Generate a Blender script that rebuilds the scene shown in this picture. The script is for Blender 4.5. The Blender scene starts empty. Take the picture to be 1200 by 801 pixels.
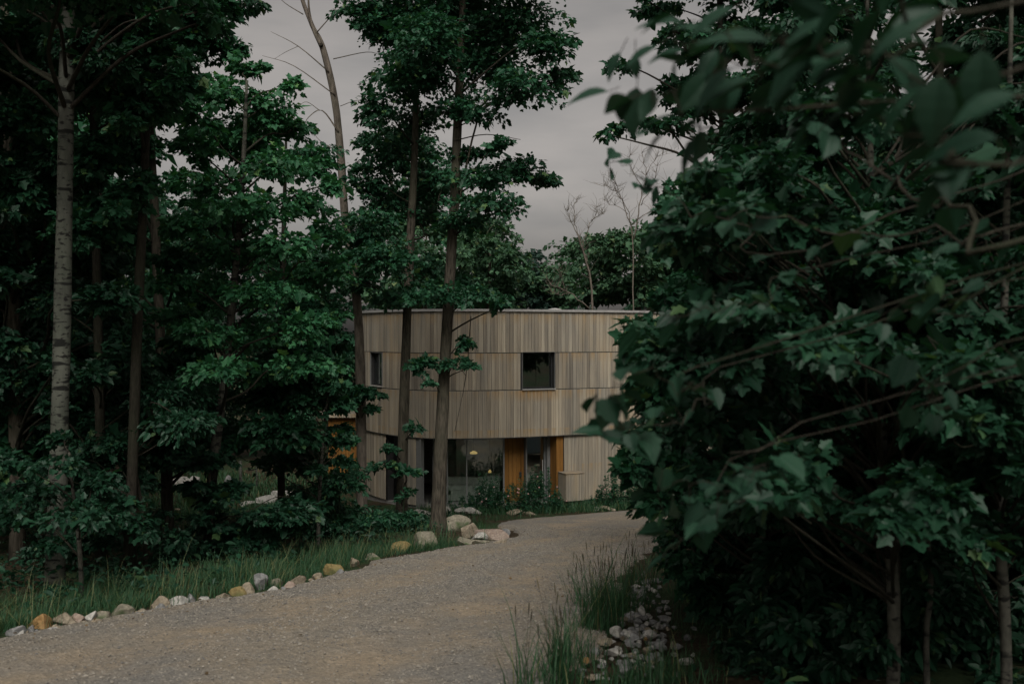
import bpy, math, random
import numpy as np
from mathutils import Vector
R = math.radians
sc = bpy.context.scene
COL = sc.collection
F = 1167.0          # focal length in photograph pixels
HZ = 390.0          # row of the horizon
EYE = 1.6
SLOPE = 0.1285      # the drive falls towards the house

# ------------------------------------------------------------------ camera
cd = bpy.data.cameras.new('camera'); cam = bpy.data.objects.new('camera', cd); COL.objects.link(cam)
cd.sensor_width = 36.0; cd.lens = 35.0; cd.clip_start = 0.05; cd.clip_end = 2000
cam.location = (0, 0, EYE)
cam.rotation_euler = (R(90) - math.atan((400.5 - HZ) / F), 0, 0)
cd.dof.use_dof = True; cd.dof.focus_distance = 24.0; cd.dof.aperture_fstop = 2.6
sc.camera = cam

# ------------------------------------------------------------------ sky, sun, exposure
SUN_EL, SUN_AZ = R(49), R(6)           # azimuth measured from straight behind the camera towards the right
sd = Vector((math.sin(SUN_AZ) * math.cos(SUN_EL), -math.cos(SUN_AZ) * math.cos(SUN_EL), math.sin(SUN_EL)))
w = bpy.data.worlds.new('World'); sc.world = w; w.use_nodes = True
nt = w.node_tree; nt.nodes.clear()
out = nt.nodes.new('ShaderNodeOutputWorld'); bg = nt.nodes.new('ShaderNodeBackground')
sky = nt.nodes.new('ShaderNodeTexSky'); sky.sky_type = 'NISHITA'; sky.sun_disc = False
sky.sun_elevation = SUN_EL; sky.sun_rotation = math.atan2(sd.x, sd.y)
sky.air_density = 1.0; sky.dust_density = 4.0; sky.ozone_density = 1.0
hsv = nt.nodes.new('ShaderNodeHueSaturation'); hsv.inputs['Saturation'].default_value = 0.10
tint = nt.nodes.new('ShaderNodeMix'); tint.data_type = 'RGBA'; tint.blend_type = 'MULTIPLY'; tint.inputs[0].default_value = 1
tc = nt.nodes.new('ShaderNodeTexCoord'); mp = nt.nodes.new('ShaderNodeMapping'); mp.inputs['Scale'].default_value = (2.2, 2.2, 9)
mp.inputs['Rotation'].default_value = (R(4), R(-7), 0)
no = nt.nodes.new('ShaderNodeTexNoise'); no.inputs['Scale'].default_value = 2.4; no.inputs['Detail'].default_value = 5
rp = nt.nodes.new('ShaderNodeValToRGB')
rp.color_ramp.elements[0].position = .3; rp.color_ramp.elements[0].color = (0.80, 0.765, 0.735, 1)
rp.color_ramp.elements[1].position = .7; rp.color_ramp.elements[1].color = (1.14, 1.05, 0.975, 1)
L = nt.links.new
L(tc.outputs['Generated'], mp.inputs['Vector']); L(mp.outputs[0], no.inputs['Vector']); L(no.outputs[0], rp.inputs[0])
L(sky.outputs[0], hsv.inputs['Color']); L(hsv.outputs[0], tint.inputs[6]); L(rp.outputs[0], tint.inputs[7])
L(tint.outputs[2], bg.inputs[0]); L(bg.outputs[0], out.inputs[0])
bg.inputs[1].default_value = 0.094
sl = bpy.data.lights.new('sun', 'SUN'); sun = bpy.data.objects.new('sun', sl); COL.objects.link(sun)
sl.energy = 2.1; sl.angle = R(32); sl.color = (1.0, 0.965, 0.91)
sun.rotation_euler = (-sd).to_track_quat('-Z', 'Y').to_euler(); sun.location = (10, -20, 40)
vs = sc.view_settings; vs.view_transform = 'Standard'; vs.look = 'None'; vs.gamma = 1; vs.use_curve_mapping = False
vs.exposure = -0.1
sc.cycles.use_denoising = True
sc.cycles.max_bounces = 6; sc.cycles.transparent_max_bounces = 8

# ------------------------------------------------------------------ helpers
rng = np.random.default_rng(7); random.seed(7)
_C = [(-999, 0)]
def smooth(a, b, x):
    t = np.clip((x - a) / (b - a), 0, 1); return t * t * (3 - 2 * t)
def ground_z(x, y):
    x = np.asarray(x, float); y = np.asarray(y, float)
    yy = np.clip(y, -25, 200)
    k = 1.5
    soft = -k * np.log(np.exp(-np.clip(yy, -25, 60) / k) + math.exp(-31.5 / k))
    z = -SLOPE * soft
    roadx = np.interp(y, [-10, 9, 20, 30], [-3.5, -1.8, 1.4, 3])
    off = np.clip(np.abs(x - roadx) - 3.2, 0, 30)
    z = z + 0.10 * np.sin(x * 0.9 + 1) * np.sin(y * 0.7) * smooth(0, 4, off)
    z = z + smooth(55, 130, y) * 2.5
    return z
def gz(x, y): return float(ground_z(x, y))
def P(px, py, d): return np.array([(px - 600) / F * d, d, EYE + (HZ - py) / F * d])
def GP(px, py):
    """ground point seen at a pixel on the sloping plane"""
    d = EYE * F / (py - 540); d = min(d, 31); x = (px - 600) / F * d
    return x, d

def tag(o, label=None, cat=None, group=None, kind=None):
    if label: o['label'] = label
    if cat: o['category'] = cat
    if group: o['group'] = group
    if kind: o['kind'] = kind
    return o
def empty(name, loc, label=None, cat=None, group=None):
    o = bpy.data.objects.new(name, None); COL.objects.link(o); o.location = loc; o.empty_display_size = .2
    return tag(o, label, cat, group)
class MB:
    """collects shapes of one mesh in world coordinates"""
    def __init__(s): s.v = []; s.ls = []; s.lt = []; s.n = 0; s.tone = []; s.mi = []
    def add(s, verts, faces, tone=0.5, mi=0):
        verts = np.asarray(verts, float).reshape(-1, 3)
        for f in faces:
            s.lt.append(len(f)); s.ls.extend([i + s.n for i in f])
        s.tone.extend([tone] * len(faces)); s.mi.extend([mi] * len(faces))
        s.v.append(verts); s.n += len(verts)
    def add_many(s, verts, loops, totals, tones):
        s.v.append(verts); s.ls.extend((np.asarray(loops) + s.n).tolist()); s.lt.extend(np.asarray(totals).tolist())
        s.tone.extend(np.asarray(tones).tolist()); s.mi.extend([0] * len(totals)); s.n += len(verts)
    def box(s, c, size, rz=0, tone=.5, taper=1.0, mi=0):
        hx, hy, hz = [q / 2 for q in size]; pts = []
        for z in (-hz, hz):
            k = taper if z > 0 else 1
            for x, y in ((-hx, -hy), (hx, -hy), (hx, hy), (-hx, hy)):
                x *= k; y *= k
                pts.append((c[0] + x * math.cos(rz) - y * math.sin(rz), c[1] + x * math.sin(rz) + y * math.cos(rz), c[2] + z))
        s.add(pts, [(3, 2, 1, 0), (4, 5, 6, 7), (0, 1, 5, 4), (1, 2, 6, 5), (2, 3, 7, 6), (3, 0, 4, 7)], tone, mi)
    def tube(s, pts, rad, n=8, tone=.5, cap=True, wob=0, mi=0):
        pts = np.asarray(pts, float); m = len(pts)
        rad = np.broadcast_to(np.asarray(rad, float), (m,))
        t = np.gradient(pts, axis=0); t /= np.linalg.norm(t, axis=1)[:, None] + 1e-9
        ref = np.array([0, 0, 1.0]) if abs(t[0, 2]) < .8 else np.array([1.0, 0, 0])
        u = np.cross(t, ref); u /= np.linalg.norm(u, axis=1)[:, None] + 1e-9
        v = np.cross(t, u)
        a = np.linspace(0, 2 * np.pi, n, endpoint=False)
        r = rad[:, None]
        if wob: r = r * (1 + wob * np.sin(a[None] * 2 + np.arange(m)[:, None] * .7) + wob * rng.normal(0, .5, (m, n)))
        ring = pts[:, None] + (u[:, None] * np.cos(a)[None, :, None] + v[:, None] * np.sin(a)[None, :, None]) * (r[..., None] if wob else r[:, :, None])
        fs = []
        for i in range(m - 1):
            for j in range(n):
                k = (j + 1) % n; fs.append((i * n + j, i * n + k, (i + 1) * n + k, (i + 1) * n + j))
        if cap: fs.append(tuple(range(n - 1, -1, -1))); fs.append(tuple((m - 1) * n + j for j in range(n)))
        s.add(ring.reshape(-1, 3), fs, tone, mi)
    def build(s, name, mat, parent=None, smooth_=False, origin=None):
        me = bpy.data.meshes.new(name)
        v = np.concatenate(s.v) if s.v else np.zeros((0, 3))
        off = np.zeros(3)
        if parent is not None: off = np.array(_root_loc(parent))
        elif origin is not None: off = np.asarray(origin, float)
        v = v - off
        me.vertices.add(len(v)); me.vertices.foreach_set('co', v.astype(np.float32).ravel())
        lt = np.array(s.lt, np.int32); ls = np.array(s.ls, np.int32)
        me.loops.add(len(ls)); me.loops.foreach_set('vertex_index', ls)
        me.polygons.add(len(lt)); me.polygons.foreach_set('loop_start', np.concatenate([[0], np.cumsum(lt)[:-1]]).astype(np.int32))
        me.polygons.foreach_set('loop_total', lt)
        a = me.attributes.new('tone', 'FLOAT', 'FACE'); a.data.foreach_set('value', np.array(s.tone, np.float32))
        mats = mat if isinstance(mat, (list, tuple)) else [mat]
        for q in mats: me.materials.append(q)
        me.polygons.foreach_set('material_index', np.array(s.mi, np.int32))
        me.polygons.foreach_set('use_smooth', np.full(len(lt), smooth_))
        me.update(calc_edges=True); me.validate()
        o = bpy.data.objects.new(name, me); COL.objects.link(o)
        if parent is not None: o.parent = parent
        elif origin is not None: o.location = origin
        return o
def _root_loc(p):
    l = Vector((0, 0, 0))
    while p is not None: l = l + p.location; p = p.parent
    return l

# ------------------------------------------------------------------ materials
def mat(name):
    m = bpy.data.materials.new(name); m.use_nodes = True; t = m.node_tree
    return m, t, t.nodes['Principled BSDF']
def N(t, kind, **kw):
    n = t.nodes.new(kind)
    for k, v in kw.items():
        if k in n.inputs: n.inputs[k].default_value = v
        else: setattr(n, k, v)
    return n
def ramp(t, fac, stops):
    n = t.nodes.new('ShaderNodeValToRGB'); e = n.color_ramp.elements
    while len(e) < len(stops): e.new(.5)
    for q, (p, c) in zip(e, stops): q.position = p; q.color = (*c, 1) if len(c) == 3 else c
    t.links.new(fac, n.inputs[0]); return n.outputs[0]
def mix(t, fac, a, b, blend='MIX'):
    n = t.nodes.new('ShaderNodeMix'); n.data_type = 'RGBA'; n.blend_type = blend
    for i, q in ((0, fac), (6, a), (7, b)):
        if isinstance(q, (int, float)): n.inputs[i].default_value = q
        elif isinstance(q, tuple): n.inputs[i].default_value = (*q, 1)
        else: t.links.new(q, n.inputs[i])
    return n.outputs[2]
def noise(t, scale, detail=4, vscale=None, rough=.55):
    c = t.nodes.new('ShaderNodeTexCoord'); n = N(t, 'ShaderNodeTexNoise', Scale=scale, Detail=detail, Roughness=rough)
    if vscale:
        mpp = t.nodes.new('ShaderNodeMapping'); mpp.inputs['Scale'].default_value = vscale
        t.links.new(c.outputs['Object'], mpp.inputs[0]); t.links.new(mpp.outputs[0], n.inputs['Vector'])
    else: t.links.new(c.outputs['Object'], n.inputs['Vector'])
    return n.outputs[0]
def bump(t, b, h, strength=.4, dist=.02):
    n = N(t, 'ShaderNodeBump', Strength=strength, Distance=dist); t.links.new(h, n.inputs['Height']); t.links.new(n.outputs[0], b.inputs['Normal'])
def plain(name, col, rough=.6, metal=0, var=.25, scale=8):
    m, t, b = mat(name)
    c = ramp(t, noise(t, scale), [(.3, tuple(q * (1 - var) for q in col)), (.7, tuple(min(1, q * (1 + var)) for q in col))])
    t.links.new(c, b.inputs['Base Color']); b.inputs['Roughness'].default_value = rough; b.inputs['Metallic'].default_value = metal
    return m
def leaf_mat(name, dark, light, yellow, rough=.5, trans=.25):
    m, t, b = mat(name)
    a = N(t, 'ShaderNodeAttribute', attribute_name='tone')
    c = ramp(t, a.outputs['Fac'], [(0, dark), (.55, tuple((p + q) / 2 for p, q in zip(dark, light))), (.92, light), (1, yellow)])
    t.links.new(c, b.inputs['Base Color']); b.inputs['Roughness'].default_value = rough
    b.inputs['Specular IOR Level'].default_value = .35
    tr = t.nodes.new('ShaderNodeBsdfTranslucent'); ms = t.nodes.new('ShaderNodeMixShader'); ms.inputs[0].default_value = trans
    c2 = mix(t, 1, c, (1.15, 1.25, .6), 'MULTIPLY')
    t.links.new(c2, tr.inputs['Color'])
    o = t.nodes['Material Output']
    t.links.new(b.outputs[0], ms.inputs[1]); t.links.new(tr.outputs[0], ms.inputs[2]); t.links.new(ms.outputs[0], o.inputs['Surface'])
    return m
def bark_mat(name, dark, light, scale=9, spots=False, vs_=(1, 1, .25), bs=.7):
    m, t, b = mat(name)
    n1 = noise(t, scale, 6, vs_, .65)
    c = ramp(t, n1, [(.32, dark), (.62, light)])
    n2 = noise(t, 1.1, 3); c = mix(t, ramp(t, n2, [(.42, (0, 0, 0)), (.66, (.55, .55, .55))]), c, tuple(q * .7 + r_ for q, r_ in zip(light, (.0, .012, 0))))
    if spots:
        n3 = noise(t, 10, 3, (1, 1, 2.2)); c = mix(t, ramp(t, n3, [(.555, (0, 0, 0)), (.62, (1, 1, 1))]), c, (.018, .018, .016))
        n4 = noise(t, 3.2, 2, (.7, .7, 3)); c = mix(t, ramp(t, n4, [(.58, (0, 0, 0)), (.63, (1, 1, 1))]), c, (.015, .016, .014))
    t.links.new(c, b.inputs['Base Color']); b.inputs['Roughness'].default_value = .9; b.inputs['Specular IOR Level'].default_value = .15
    bump(t, b, n1, bs, .03)
    return m
M = {}
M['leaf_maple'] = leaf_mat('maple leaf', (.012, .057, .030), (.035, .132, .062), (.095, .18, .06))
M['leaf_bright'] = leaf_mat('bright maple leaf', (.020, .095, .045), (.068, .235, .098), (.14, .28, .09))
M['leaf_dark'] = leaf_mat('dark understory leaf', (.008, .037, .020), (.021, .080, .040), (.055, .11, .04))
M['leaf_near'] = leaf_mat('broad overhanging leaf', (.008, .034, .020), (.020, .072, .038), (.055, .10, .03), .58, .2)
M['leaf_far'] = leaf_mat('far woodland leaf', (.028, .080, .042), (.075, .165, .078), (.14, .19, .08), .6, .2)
M['leaf_conifer'] = leaf_mat('deep green needle', (.010, .034, .024), (.024, .062, .042), (.03, .07, .04), .6, .1)
M['grass'] = leaf_mat('grass blade', (.022, .070, .034), (.058, .145, .06), (.17, .18, .08), .6, .3)
M['seed'] = leaf_mat('seed head', (.05, .05, .035), (.13, .11, .07), (.2, .17, .1), .8, .2)
M['bark_grey'] = bark_mat('grey brown bark', (.022, .019, .015), (.115, .10, .078), 24, False, (1, 1, .16), .9)
M['bark_pale'] = bark_mat('pale spotted bark', (.046, .049, .041), (.112, .116, .097), 5, True, (1, 1, .4), .25)
M['bark_snag'] = bark_mat('weathered bare wood', (.06, .05, .042), (.20, .17, .14), 12)
M['bark_thin'] = bark_mat('sapling bark', (.028, .027, .024), (.10, .096, .08), 14, True, (1, 1, .6), .3)
M['bark_twig'] = bark_mat('dark twig bark', (.016, .014, .011), (.045, .040, .031), 30)
M['stem'] = plain('green stem', (.035, .07, .03))
ZB_ = gz(0, 31.4); ZB_STAIN = -.19 - ZB_; BAND_OFF = -(.976 - ZB_) / 1.2 + 5
def wood_mat(name, dark, light, warm, zw=.0):
    m, t, b = mat(name)
    a = N(t, 'ShaderNodeAttribute', attribute_name='tone')
    c = ramp(t, a.outputs['Fac'], [(0, dark), (1, light)])
    n1 = noise(t, 1, 5, (38, 38, .55), .65); c = mix(t, .85, c, ramp(t, n1, [(.3, (.50, .50, .50)), (.7, (1.25, 1.22, 1.16))]), 'MULTIPLY')
    n2 = noise(t, 1, 3, (2.2, 2.2, .45)); c = mix(t, ramp(t, n2, [(.52, (0, 0, 0)), (.75, (zw, zw, zw))]), c, warm)
    n3 = noise(t, 1, 4, (1.6, 1.6, .35)); c = mix(t, .9, c, ramp(t, n3, [(.3, (.72, .75, .78)), (.7, (1.14, 1.1, 1.02))]), 'MULTIPLY')
    if zw > .6:      # orange brown stains: under the window, below the roof edge and under the seams
        tcx = t.nodes.new('ShaderNodeTexCoord'); sx = t.nodes.new('ShaderNodeSeparateXYZ'); t.links.new(tcx.outputs['Object'], sx.inputs[0])
        nn_ = noise(t, 1, 4, (9, 9, .9))
        mz = t.nodes.new('ShaderNodeMapRange'); mz.inputs[1].default_value = ZB_STAIN - .42; mz.inputs[2].default_value = ZB_STAIN - .02; t.links.new(sx.outputs[2], mz.inputs[0])
        mz2 = ramp(t, mz.outputs[0], [(0, (0, 0, 0)), (.9, (1, 1, 1)), (.98, (1, 1, 1)), (1, (0, 0, 0))])
        mx = t.nodes.new('ShaderNodeMapRange'); mx.inputs[1].default_value = -.95; mx.inputs[2].default_value = .55; t.links.new(sx.outputs[0], mx.inputs[0])
        mx2 = ramp(t, mx.outputs[0], [(0, (0, 0, 0)), (.2, (1, 1, 1)), (.8, (1, 1, 1)), (1, (0, 0, 0))])
        st = mix(t, 1, mix(t, 1, mz2, mx2, 'MULTIPLY'), ramp(t, nn_, [(.35, (.1, .1, .1)), (.6, (.95, .95, .95))]), 'MULTIPLY')
        c = mix(t, st, c, (.40, .235, .09))
        fr_ = N(t, 'ShaderNodeMath', operation='FRACT'); sb_ = N(t, 'ShaderNodeMath', operation='MULTIPLY_ADD'); sb_.inputs[1].default_value = 1 / 1.2; sb_.inputs[2].default_value = BAND_OFF; t.links.new(sx.outputs[2], sb_.inputs[0]); t.links.new(sb_.outputs[0], fr_.inputs[0])
        bd = mix(t, 1, ramp(t, fr_.outputs[0], [(.0, (0, 0, 0)), (.72, (0, 0, 0)), (.99, (.7, .7, .7))]), ramp(t, noise(t, 1, 3, (5, 5, .5)), [(.42, (0, 0, 0)), (.62, (1, 1, 1))]), 'MULTIPLY')
        c = mix(t, bd, c, (.40, .27, .13))
    t.links.new(c, b.inputs['Base Color']); b.inputs['Roughness'].default_value = .8; b.inputs['Specular IOR Level'].default_value = .2
    bump(t, b, n1, .25, .01)
    return m, t, b, c
M['clad'], _t, _b, _c = wood_mat('weathered cedar boards', (.25, .225, .19), (.53, .48, .395), (.44, .345, .225), .62)
M['orange'] = wood_mat('fresh oiled cedar', (.22, .105, .026), (.33, .165, .045), (.36, .18, .055), .5)[0]
M['metal_cap'] = plain('pale metal flashing', (.50, .49, .47), .4, .3, .08)
M['dark_metal'] = plain('dark grey metal', (.045, .048, .05), .45, .5, .1)
M['grey_frame'] = plain('grey window frame', (.22, .225, .22), .5, .2, .08)
M['inner'] = plain('interior plaster', (.28, .27, .25), .9, 0, .06)
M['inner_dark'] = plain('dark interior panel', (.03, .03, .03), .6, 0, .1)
M['white_fab'] = plain('pale upholstery', (.55, .53, .49), .9, 0, .06)
M['concrete'] = plain('concrete floor', (.25, .24, .23), .5, 0, .15)
def glass_mat():
    m, t, b = mat('window glass')
    t.nodes.remove(b); o = t.nodes['Material Output']
    g = N(t, 'ShaderNodeBsdfGlossy', Roughness=.02, Color=(.9, .95, .93, 1)); tr = N(t, 'ShaderNodeBsdfTransparent', Color=(.88, .93, .91, 1))
    ms = t.nodes.new('ShaderNodeMixShader'); lw = N(t, 'ShaderNodeLayerWeight', Blend=.25); fr = N(t, 'ShaderNodeMapRange'); fr.inputs[3].default_value = .17; fr.inputs[4].default_value = .8; t.links.new(lw.outputs['Facing'], fr.inputs[0])
    t.links.new(fr.outputs[0], ms.inputs[0]); t.links.new(tr.outputs[0], ms.inputs[1]); t.links.new(g.outputs[0], ms.inputs[2]); t.links.new(ms.outputs[0], o.inputs['Surface'])
    return m
M['glass'] = glass_mat()
def emit(name, col, s):
    m, t, b = mat(name); b.inputs['Base Color'].default_value = (*col, 1); b.inputs['Emission Color'].default_value = (*col, 1); b.inputs['Emission Strength'].default_value = s
    return m
M['lamp'] = emit('lit lamp shade', (1, .66, .24), .55)
def rock_mat(name, a_, b_, moss=.0):
    m, t, b = mat(name)
    n1 = noise(t, 7, 6, None, .65); c = ramp(t, n1, [(.33, a_), (.66, b_)])
    n2 = noise(t, 28, 4); c = mix(t, .7, c, ramp(t, n2, [(.3, (.6, .6, .6)), (.7, (1.25, 1.25, 1.25))]), 'MULTIPLY')
    if moss:
        n3 = noise(t, 3.5, 4); c = mix(t, ramp(t, n3, [(.5, (0, 0, 0)), (.62, (moss, moss, moss))]), c, (.05, .085, .03))
    t.links.new(c, b.inputs['Base Color']); b.inputs['Roughness'].default_value = .9; b.inputs['Specular IOR Level'].default_value = .2
    bump(t, b, n1, .6, .03); return m
M['rock_orange'] = rock_mat('ochre stone', (.24, .135, .05), (.34, .22, .10))
M['rock_tan'] = rock_mat('tan stone', (.20, .165, .115), (.36, .31, .235))
M['rock_pink'] = rock_mat('pinkish stone', (.26, .19, .15), (.36, .30, .25))
M['rock_grey'] = rock_mat('grey stone', (.14, .143, .14), (.31, .308, .30))
M['rock_white'] = rock_mat('pale stone', (.30, .295, .27), (.50, .485, .44))
M['rock_moss'] = rock_mat('mossy stone', (.16, .15, .11), (.34, .31, .24), .9)
M['rock_yellow'] = rock_mat('yellow lichen stone', (.20, .15, .06), (.30, .235, .11), .6)

# ------------------------------------------------------------------ ground and drive
def ground_material():
    m, t, b = mat('forest floor')
    n1 = noise(t, .55, 5); n2 = noise(t, 6, 6, None, .7); n3 = noise(t, 40, 4)
    c = ramp(t, n2, [(.3, (.022, .017, .011)), (.5, (.05, .038, .024)), (.68, (.085, .066, .042))])
    g = ramp(t, n3, [(.3, (.016, .036, .016)), (.7, (.04, .075, .03))])
    c = mix(t, ramp(t, n1, [(.45, (0, 0, 0)), (.58, (.85, .85, .85))]), c, g)
    t.links.new(c, b.inputs['Base Color']); b.inputs['Roughness'].default_value = .95; b.inputs['Specular IOR Level'].default_value = .1
    bump(t, b, n2, .8, .08); return m
def sheet(xs, ys, fz):
    X, Y = np.meshgrid(xs, ys); Z = fz(X, Y); ny, nx = X.shape
    v = np.stack([X, Y, Z], -1).reshape(-1, 3)
    i = (np.arange(ny - 1)[:, None] * nx + np.arange(nx - 1)[None]).ravel()
    loops = np.stack([i, i + 1, i + nx + 1, i + nx], -1).ravel()
    return v, loops, np.full(len(i), 4)
xs = np.concatenate([[-900, -400, -200, -120, -80], np.arange(-60, 60.1, .6), [80, 120, 200, 400, 900]])
ys = np.concatenate([[-900, -400, -200, -100, -60], np.arange(-40, 70.1, .6), [80, 95, 115, 150, 220, 400, 900]])
b = MB(); v, l, tt = sheet(xs, ys, lambda X, Y: ground_z(X, Y)); b.add_many(v, l, tt, np.full(len(tt), .5))
tag(b.build('ground', ground_material(), None, True), kind='structure')

ROAD_L = [(-9.5, -12), (-7.6, -2), (-6.2, 4.5), (-4.6, 8.98), (-3.72, 10.86), (-3.0, 11.9), (-2.42, 14.1), (-2.1, 15.8), (-1.22, 17.8), (-.1, 20), (.12, 22), (-.4, 24.0), (-.2, 25.9), (1.2, 27.9), (3.85, 30.6), (8, 32.5), (15, 34.5), (26, 37)]
ROAD_R = [(1.5, -12), (.5, -2), (.2, 4.5), (.55, 7.15), (.95, 9.0), (1.3, 11.7), (1.6, 13.4), (1.95, 15.2), (2.3, 17), (2.85, 19), (3.6, 20.6), (4.6, 21.8), (5.6, 22.6), (6.6, 23.2), (8, 23.8), (11, 24.6), (16, 26), (27, 29)]
def catmull(pts, sub):
    p = np.asarray(pts, float); p = np.vstack([2 * p[0] - p[1], p, 2 * p[-1] - p[-2]]); o = []
    for i in range(1, len(p) - 2):
        for t in np.linspace(0, 1, sub, endpoint=False):
            a, b_, c, d = p[i - 1:i + 3]
            o.append(.5 * (2 * b_ + (c - a) * t + (2 * a - 5 * b_ + 4 * c - d) * t * t + (3 * b_ - a - 3 * c + d) * t ** 3))
    o.append(p[-2]); return np.array(o)
RL, RR = catmull(ROAD_L, 14), catmull(ROAD_R, 14)
def jag(P_, amp): 
    n = len(P_); q = np.convolve(rng.normal(0, 1, n + 4), np.ones(3) / 3, 'same')[2:2 + n]; q2 = np.convolve(rng.normal(0, 1, n + 20), np.ones(9) / 4, 'same')[10:10 + n]
    P_ = P_.copy(); P_[:, 0] += amp * (q + q2); return P_
RL, RR = jag(RL, .06), jag(RR, .09)
na = 90; tt_ = np.linspace(0, 1, na)
grid = RL[:, None] * (1 - tt_)[None, :, None] + RR[:, None] * tt_[None, :, None]
edge = np.minimum(tt_, 1 - tt_)
gzz = ground_z(grid[..., 0], grid[..., 1])
prof = np.where(edge < .02, -.03, .035 + .05 * np.sin(np.pi * tt_) - .025 * np.exp(-((tt_ - .3) / .07) ** 2) - .025 * np.exp(-((tt_ - .68) / .07) ** 2))
Z = gzz + prof[None] + rng.normal(0, .006, gzz.shape)
ny, nx = Z.shape
v = np.concatenate([grid, Z[..., None]], -1).reshape(-1, 3)
i = (np.arange(ny - 1)[:, None] * nx + np.arange(nx - 1)[None]).ravel()
def road_material():
    m, t, b = mat('crushed gravel')
    n1 = noise(t, .8, 5); n2 = noise(t, 2.6, 4, (1, .5, 1)); n3 = noise(t, 55, 3, None, .7)
    c0 = t.nodes.new('ShaderNodeTexCoord'); vo = N(t, 'ShaderNodeTexVoronoi', Scale=34.0); t.links.new(c0.outputs['Object'], vo.inputs['Vector'])
    c = ramp(t, n1, [(.35, (.205, .195, .175)), (.65, (.255, .225, .178))])
    c = mix(t, ramp(t, n2, [(.50, (0, 0, 0)), (.75, (.4, .4, .4))]), c, (.31, .24, .155))
    at_ = N(t, 'ShaderNodeAttribute', attribute_name='tone')
    trk = ramp(t, at_.outputs['Fac'], [(.16, (0, 0, 0)), (.28, (1, 1, 1)), (.34, (1, 1, 1)), (.46, (.1, .1, .1)), (.56, (.1, .1, .1)), (.66, (1, 1, 1)), (.74, (1, 1, 1)), (.88, (0, 0, 0))])
    trk = mix(t, 1, trk, ramp(t, noise(t, 1.3, 5), [(.36, (0, 0, 0)), (.62, (.75, .75, .75))]), 'MULTIPLY')
    c = mix(t, trk, c, (.335, .27, .19))
    sepc = t.nodes.new('ShaderNodeSeparateColor'); t.links.new(vo.outputs['Color'], sepc.inputs[0])
    c = mix(t, .45, c, ramp(t, sepc.outputs[0], [(0, (.50, .52, .55)), (.45, (.95, .95, .95)), (.8, (1.1, 1.1, 1.1)), (1, (1.6, 1.58, 1.55))]), 'MULTIPLY')
    c = mix(t, .6, c, ramp(t, n3, [(.3, (.6, .6, .6)), (.7, (1.3, 1.3, 1.3))]), 'MULTIPLY')
    t.links.new(c, b.inputs['Base Color']); b.inputs['Roughness'].default_value = .95; b.inputs['Specular IOR Level'].default_value = .15
    bump(t, b, vo.outputs['Distance'], .55, .02); return m
b = MB(); b.add_many(v, np.stack([i, i + 1, i + nx + 1, i + nx], -1).ravel(), np.full(len(i), 4), (i % nx) / (nx - 1))
tag(b.build('gravel_road', road_material(), None, True), kind='structure')
def on_road(x, y):
    """signed share across the drive, nan outside its length"""
    x = np.atleast_1d(x); y = np.atleast_1d(y); out_ = np.full(len(x), np.nan)
    C = grid.reshape(-1, 2)
    for q in range(len(x)):
        d = ((C - (x[q], y[q])) ** 2).sum(1); out_[q] = math.sqrt(d.min())
    return out_
# loose stones lying on the drive
def scatter_template(Pp, D, Nn, S, tv, tl, tt, tones, b):
    D = D / (np.linalg.norm(D, axis=1)[:, None] + 1e-9); B = np.cross(D, Nn); B /= np.linalg.norm(B, axis=1)[:, None] + 1e-9; Nn = np.cross(B, D)
    S = np.asarray(S)
    if S.ndim == 1: S = S[:, None].repeat(3, 1)
    n, k = len(Pp), len(tv)
    V = Pp[:, None] + B[:, None] * (tv[None, :, 0, None] * S[:, None, 0, None]) + D[:, None] * (tv[None, :, 1, None] * S[:, None, 1, None]) + Nn[:, None] * (tv[None, :, 2, None] * S[:, None, 2, None])
    loops = (np.asarray(tl)[None] + (np.arange(n) * k)[:, None]).ravel()
    b.add_many(V.reshape(-1, 3), loops, np.tile(tt, n), np.repeat(tones, len(tt)))
OCT = np.array([(1, 0, .1), (.2, .9, -.1), (-.9, .3, .15), (-.3, -.9, 0), (.1, .1, .8), (0, -.1, -.8)], float)
OL = [0, 1, 4, 1, 2, 4, 2, 3, 4, 3, 0, 4, 1, 0, 5, 2, 1, 5, 3, 2, 5, 0, 3, 5]; OT = [3] * 8
def pebble_mat():
    m, t, b = mat('loose pebble'); a = N(t, 'ShaderNodeAttribute', attribute_name='tone')
    c = ramp(t, a.outputs['Fac'], [(0, (.12, .118, .112)), (.5, (.225, .205, .17)), (1, (.31, .285, .24))])
    t.links.new(c, b.inputs['Base Color']); b.inputs['Roughness'].default_value = .9; return m
M['pebble'] = pebble_mat()
n = 80000
ri = rng.integers(0, len(grid) - 1, n); rows = np.where(RL[:, 1] < 24)[0]; ri = rng.choice(rows[rows > 30], n); fr = rng.random(n); tq = rng.random(n) * .97 + .015; 
A0 = RL[ri] * (1 - fr)[:, None] + RL[ri + 1] * fr[:, None]; A1 = RR[ri] * (1 - fr)[:, None] + RR[ri + 1] * fr[:, None]
pp = A0 * (1 - tq)[:, None] + A1 * tq[:, None]
wt_ = np.exp(-((tq - .3) / .08) ** 2) + np.exp(-((tq - .68) / .08) ** 2); keep = rng.random(n) > .78 * wt_; pp, tq = pp[keep], tq[keep]; n = len(pp)
pz = ground_z(pp[:, 0], pp[:, 1]) + np.interp(tq, tt_, prof)
S = np.exp(rng.normal(math.log(.0078), .36, n)); S = np.stack([S, S * .85, S * .8], -1)
b = MB(); scatter_template(np.c_[pp, pz + S[:, 2] * .25], rng.normal(0, 1, (n, 3)) * (1, 1, .2), np.tile((0, 0, 1.), (n, 1)), S, OCT, OL, OT, rng.random(n), b)
tag(b.build('gravel', M['pebble']), 'loose grey and tan gravel strewn over the drive', 'gravel', None, 'stuff')

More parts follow.
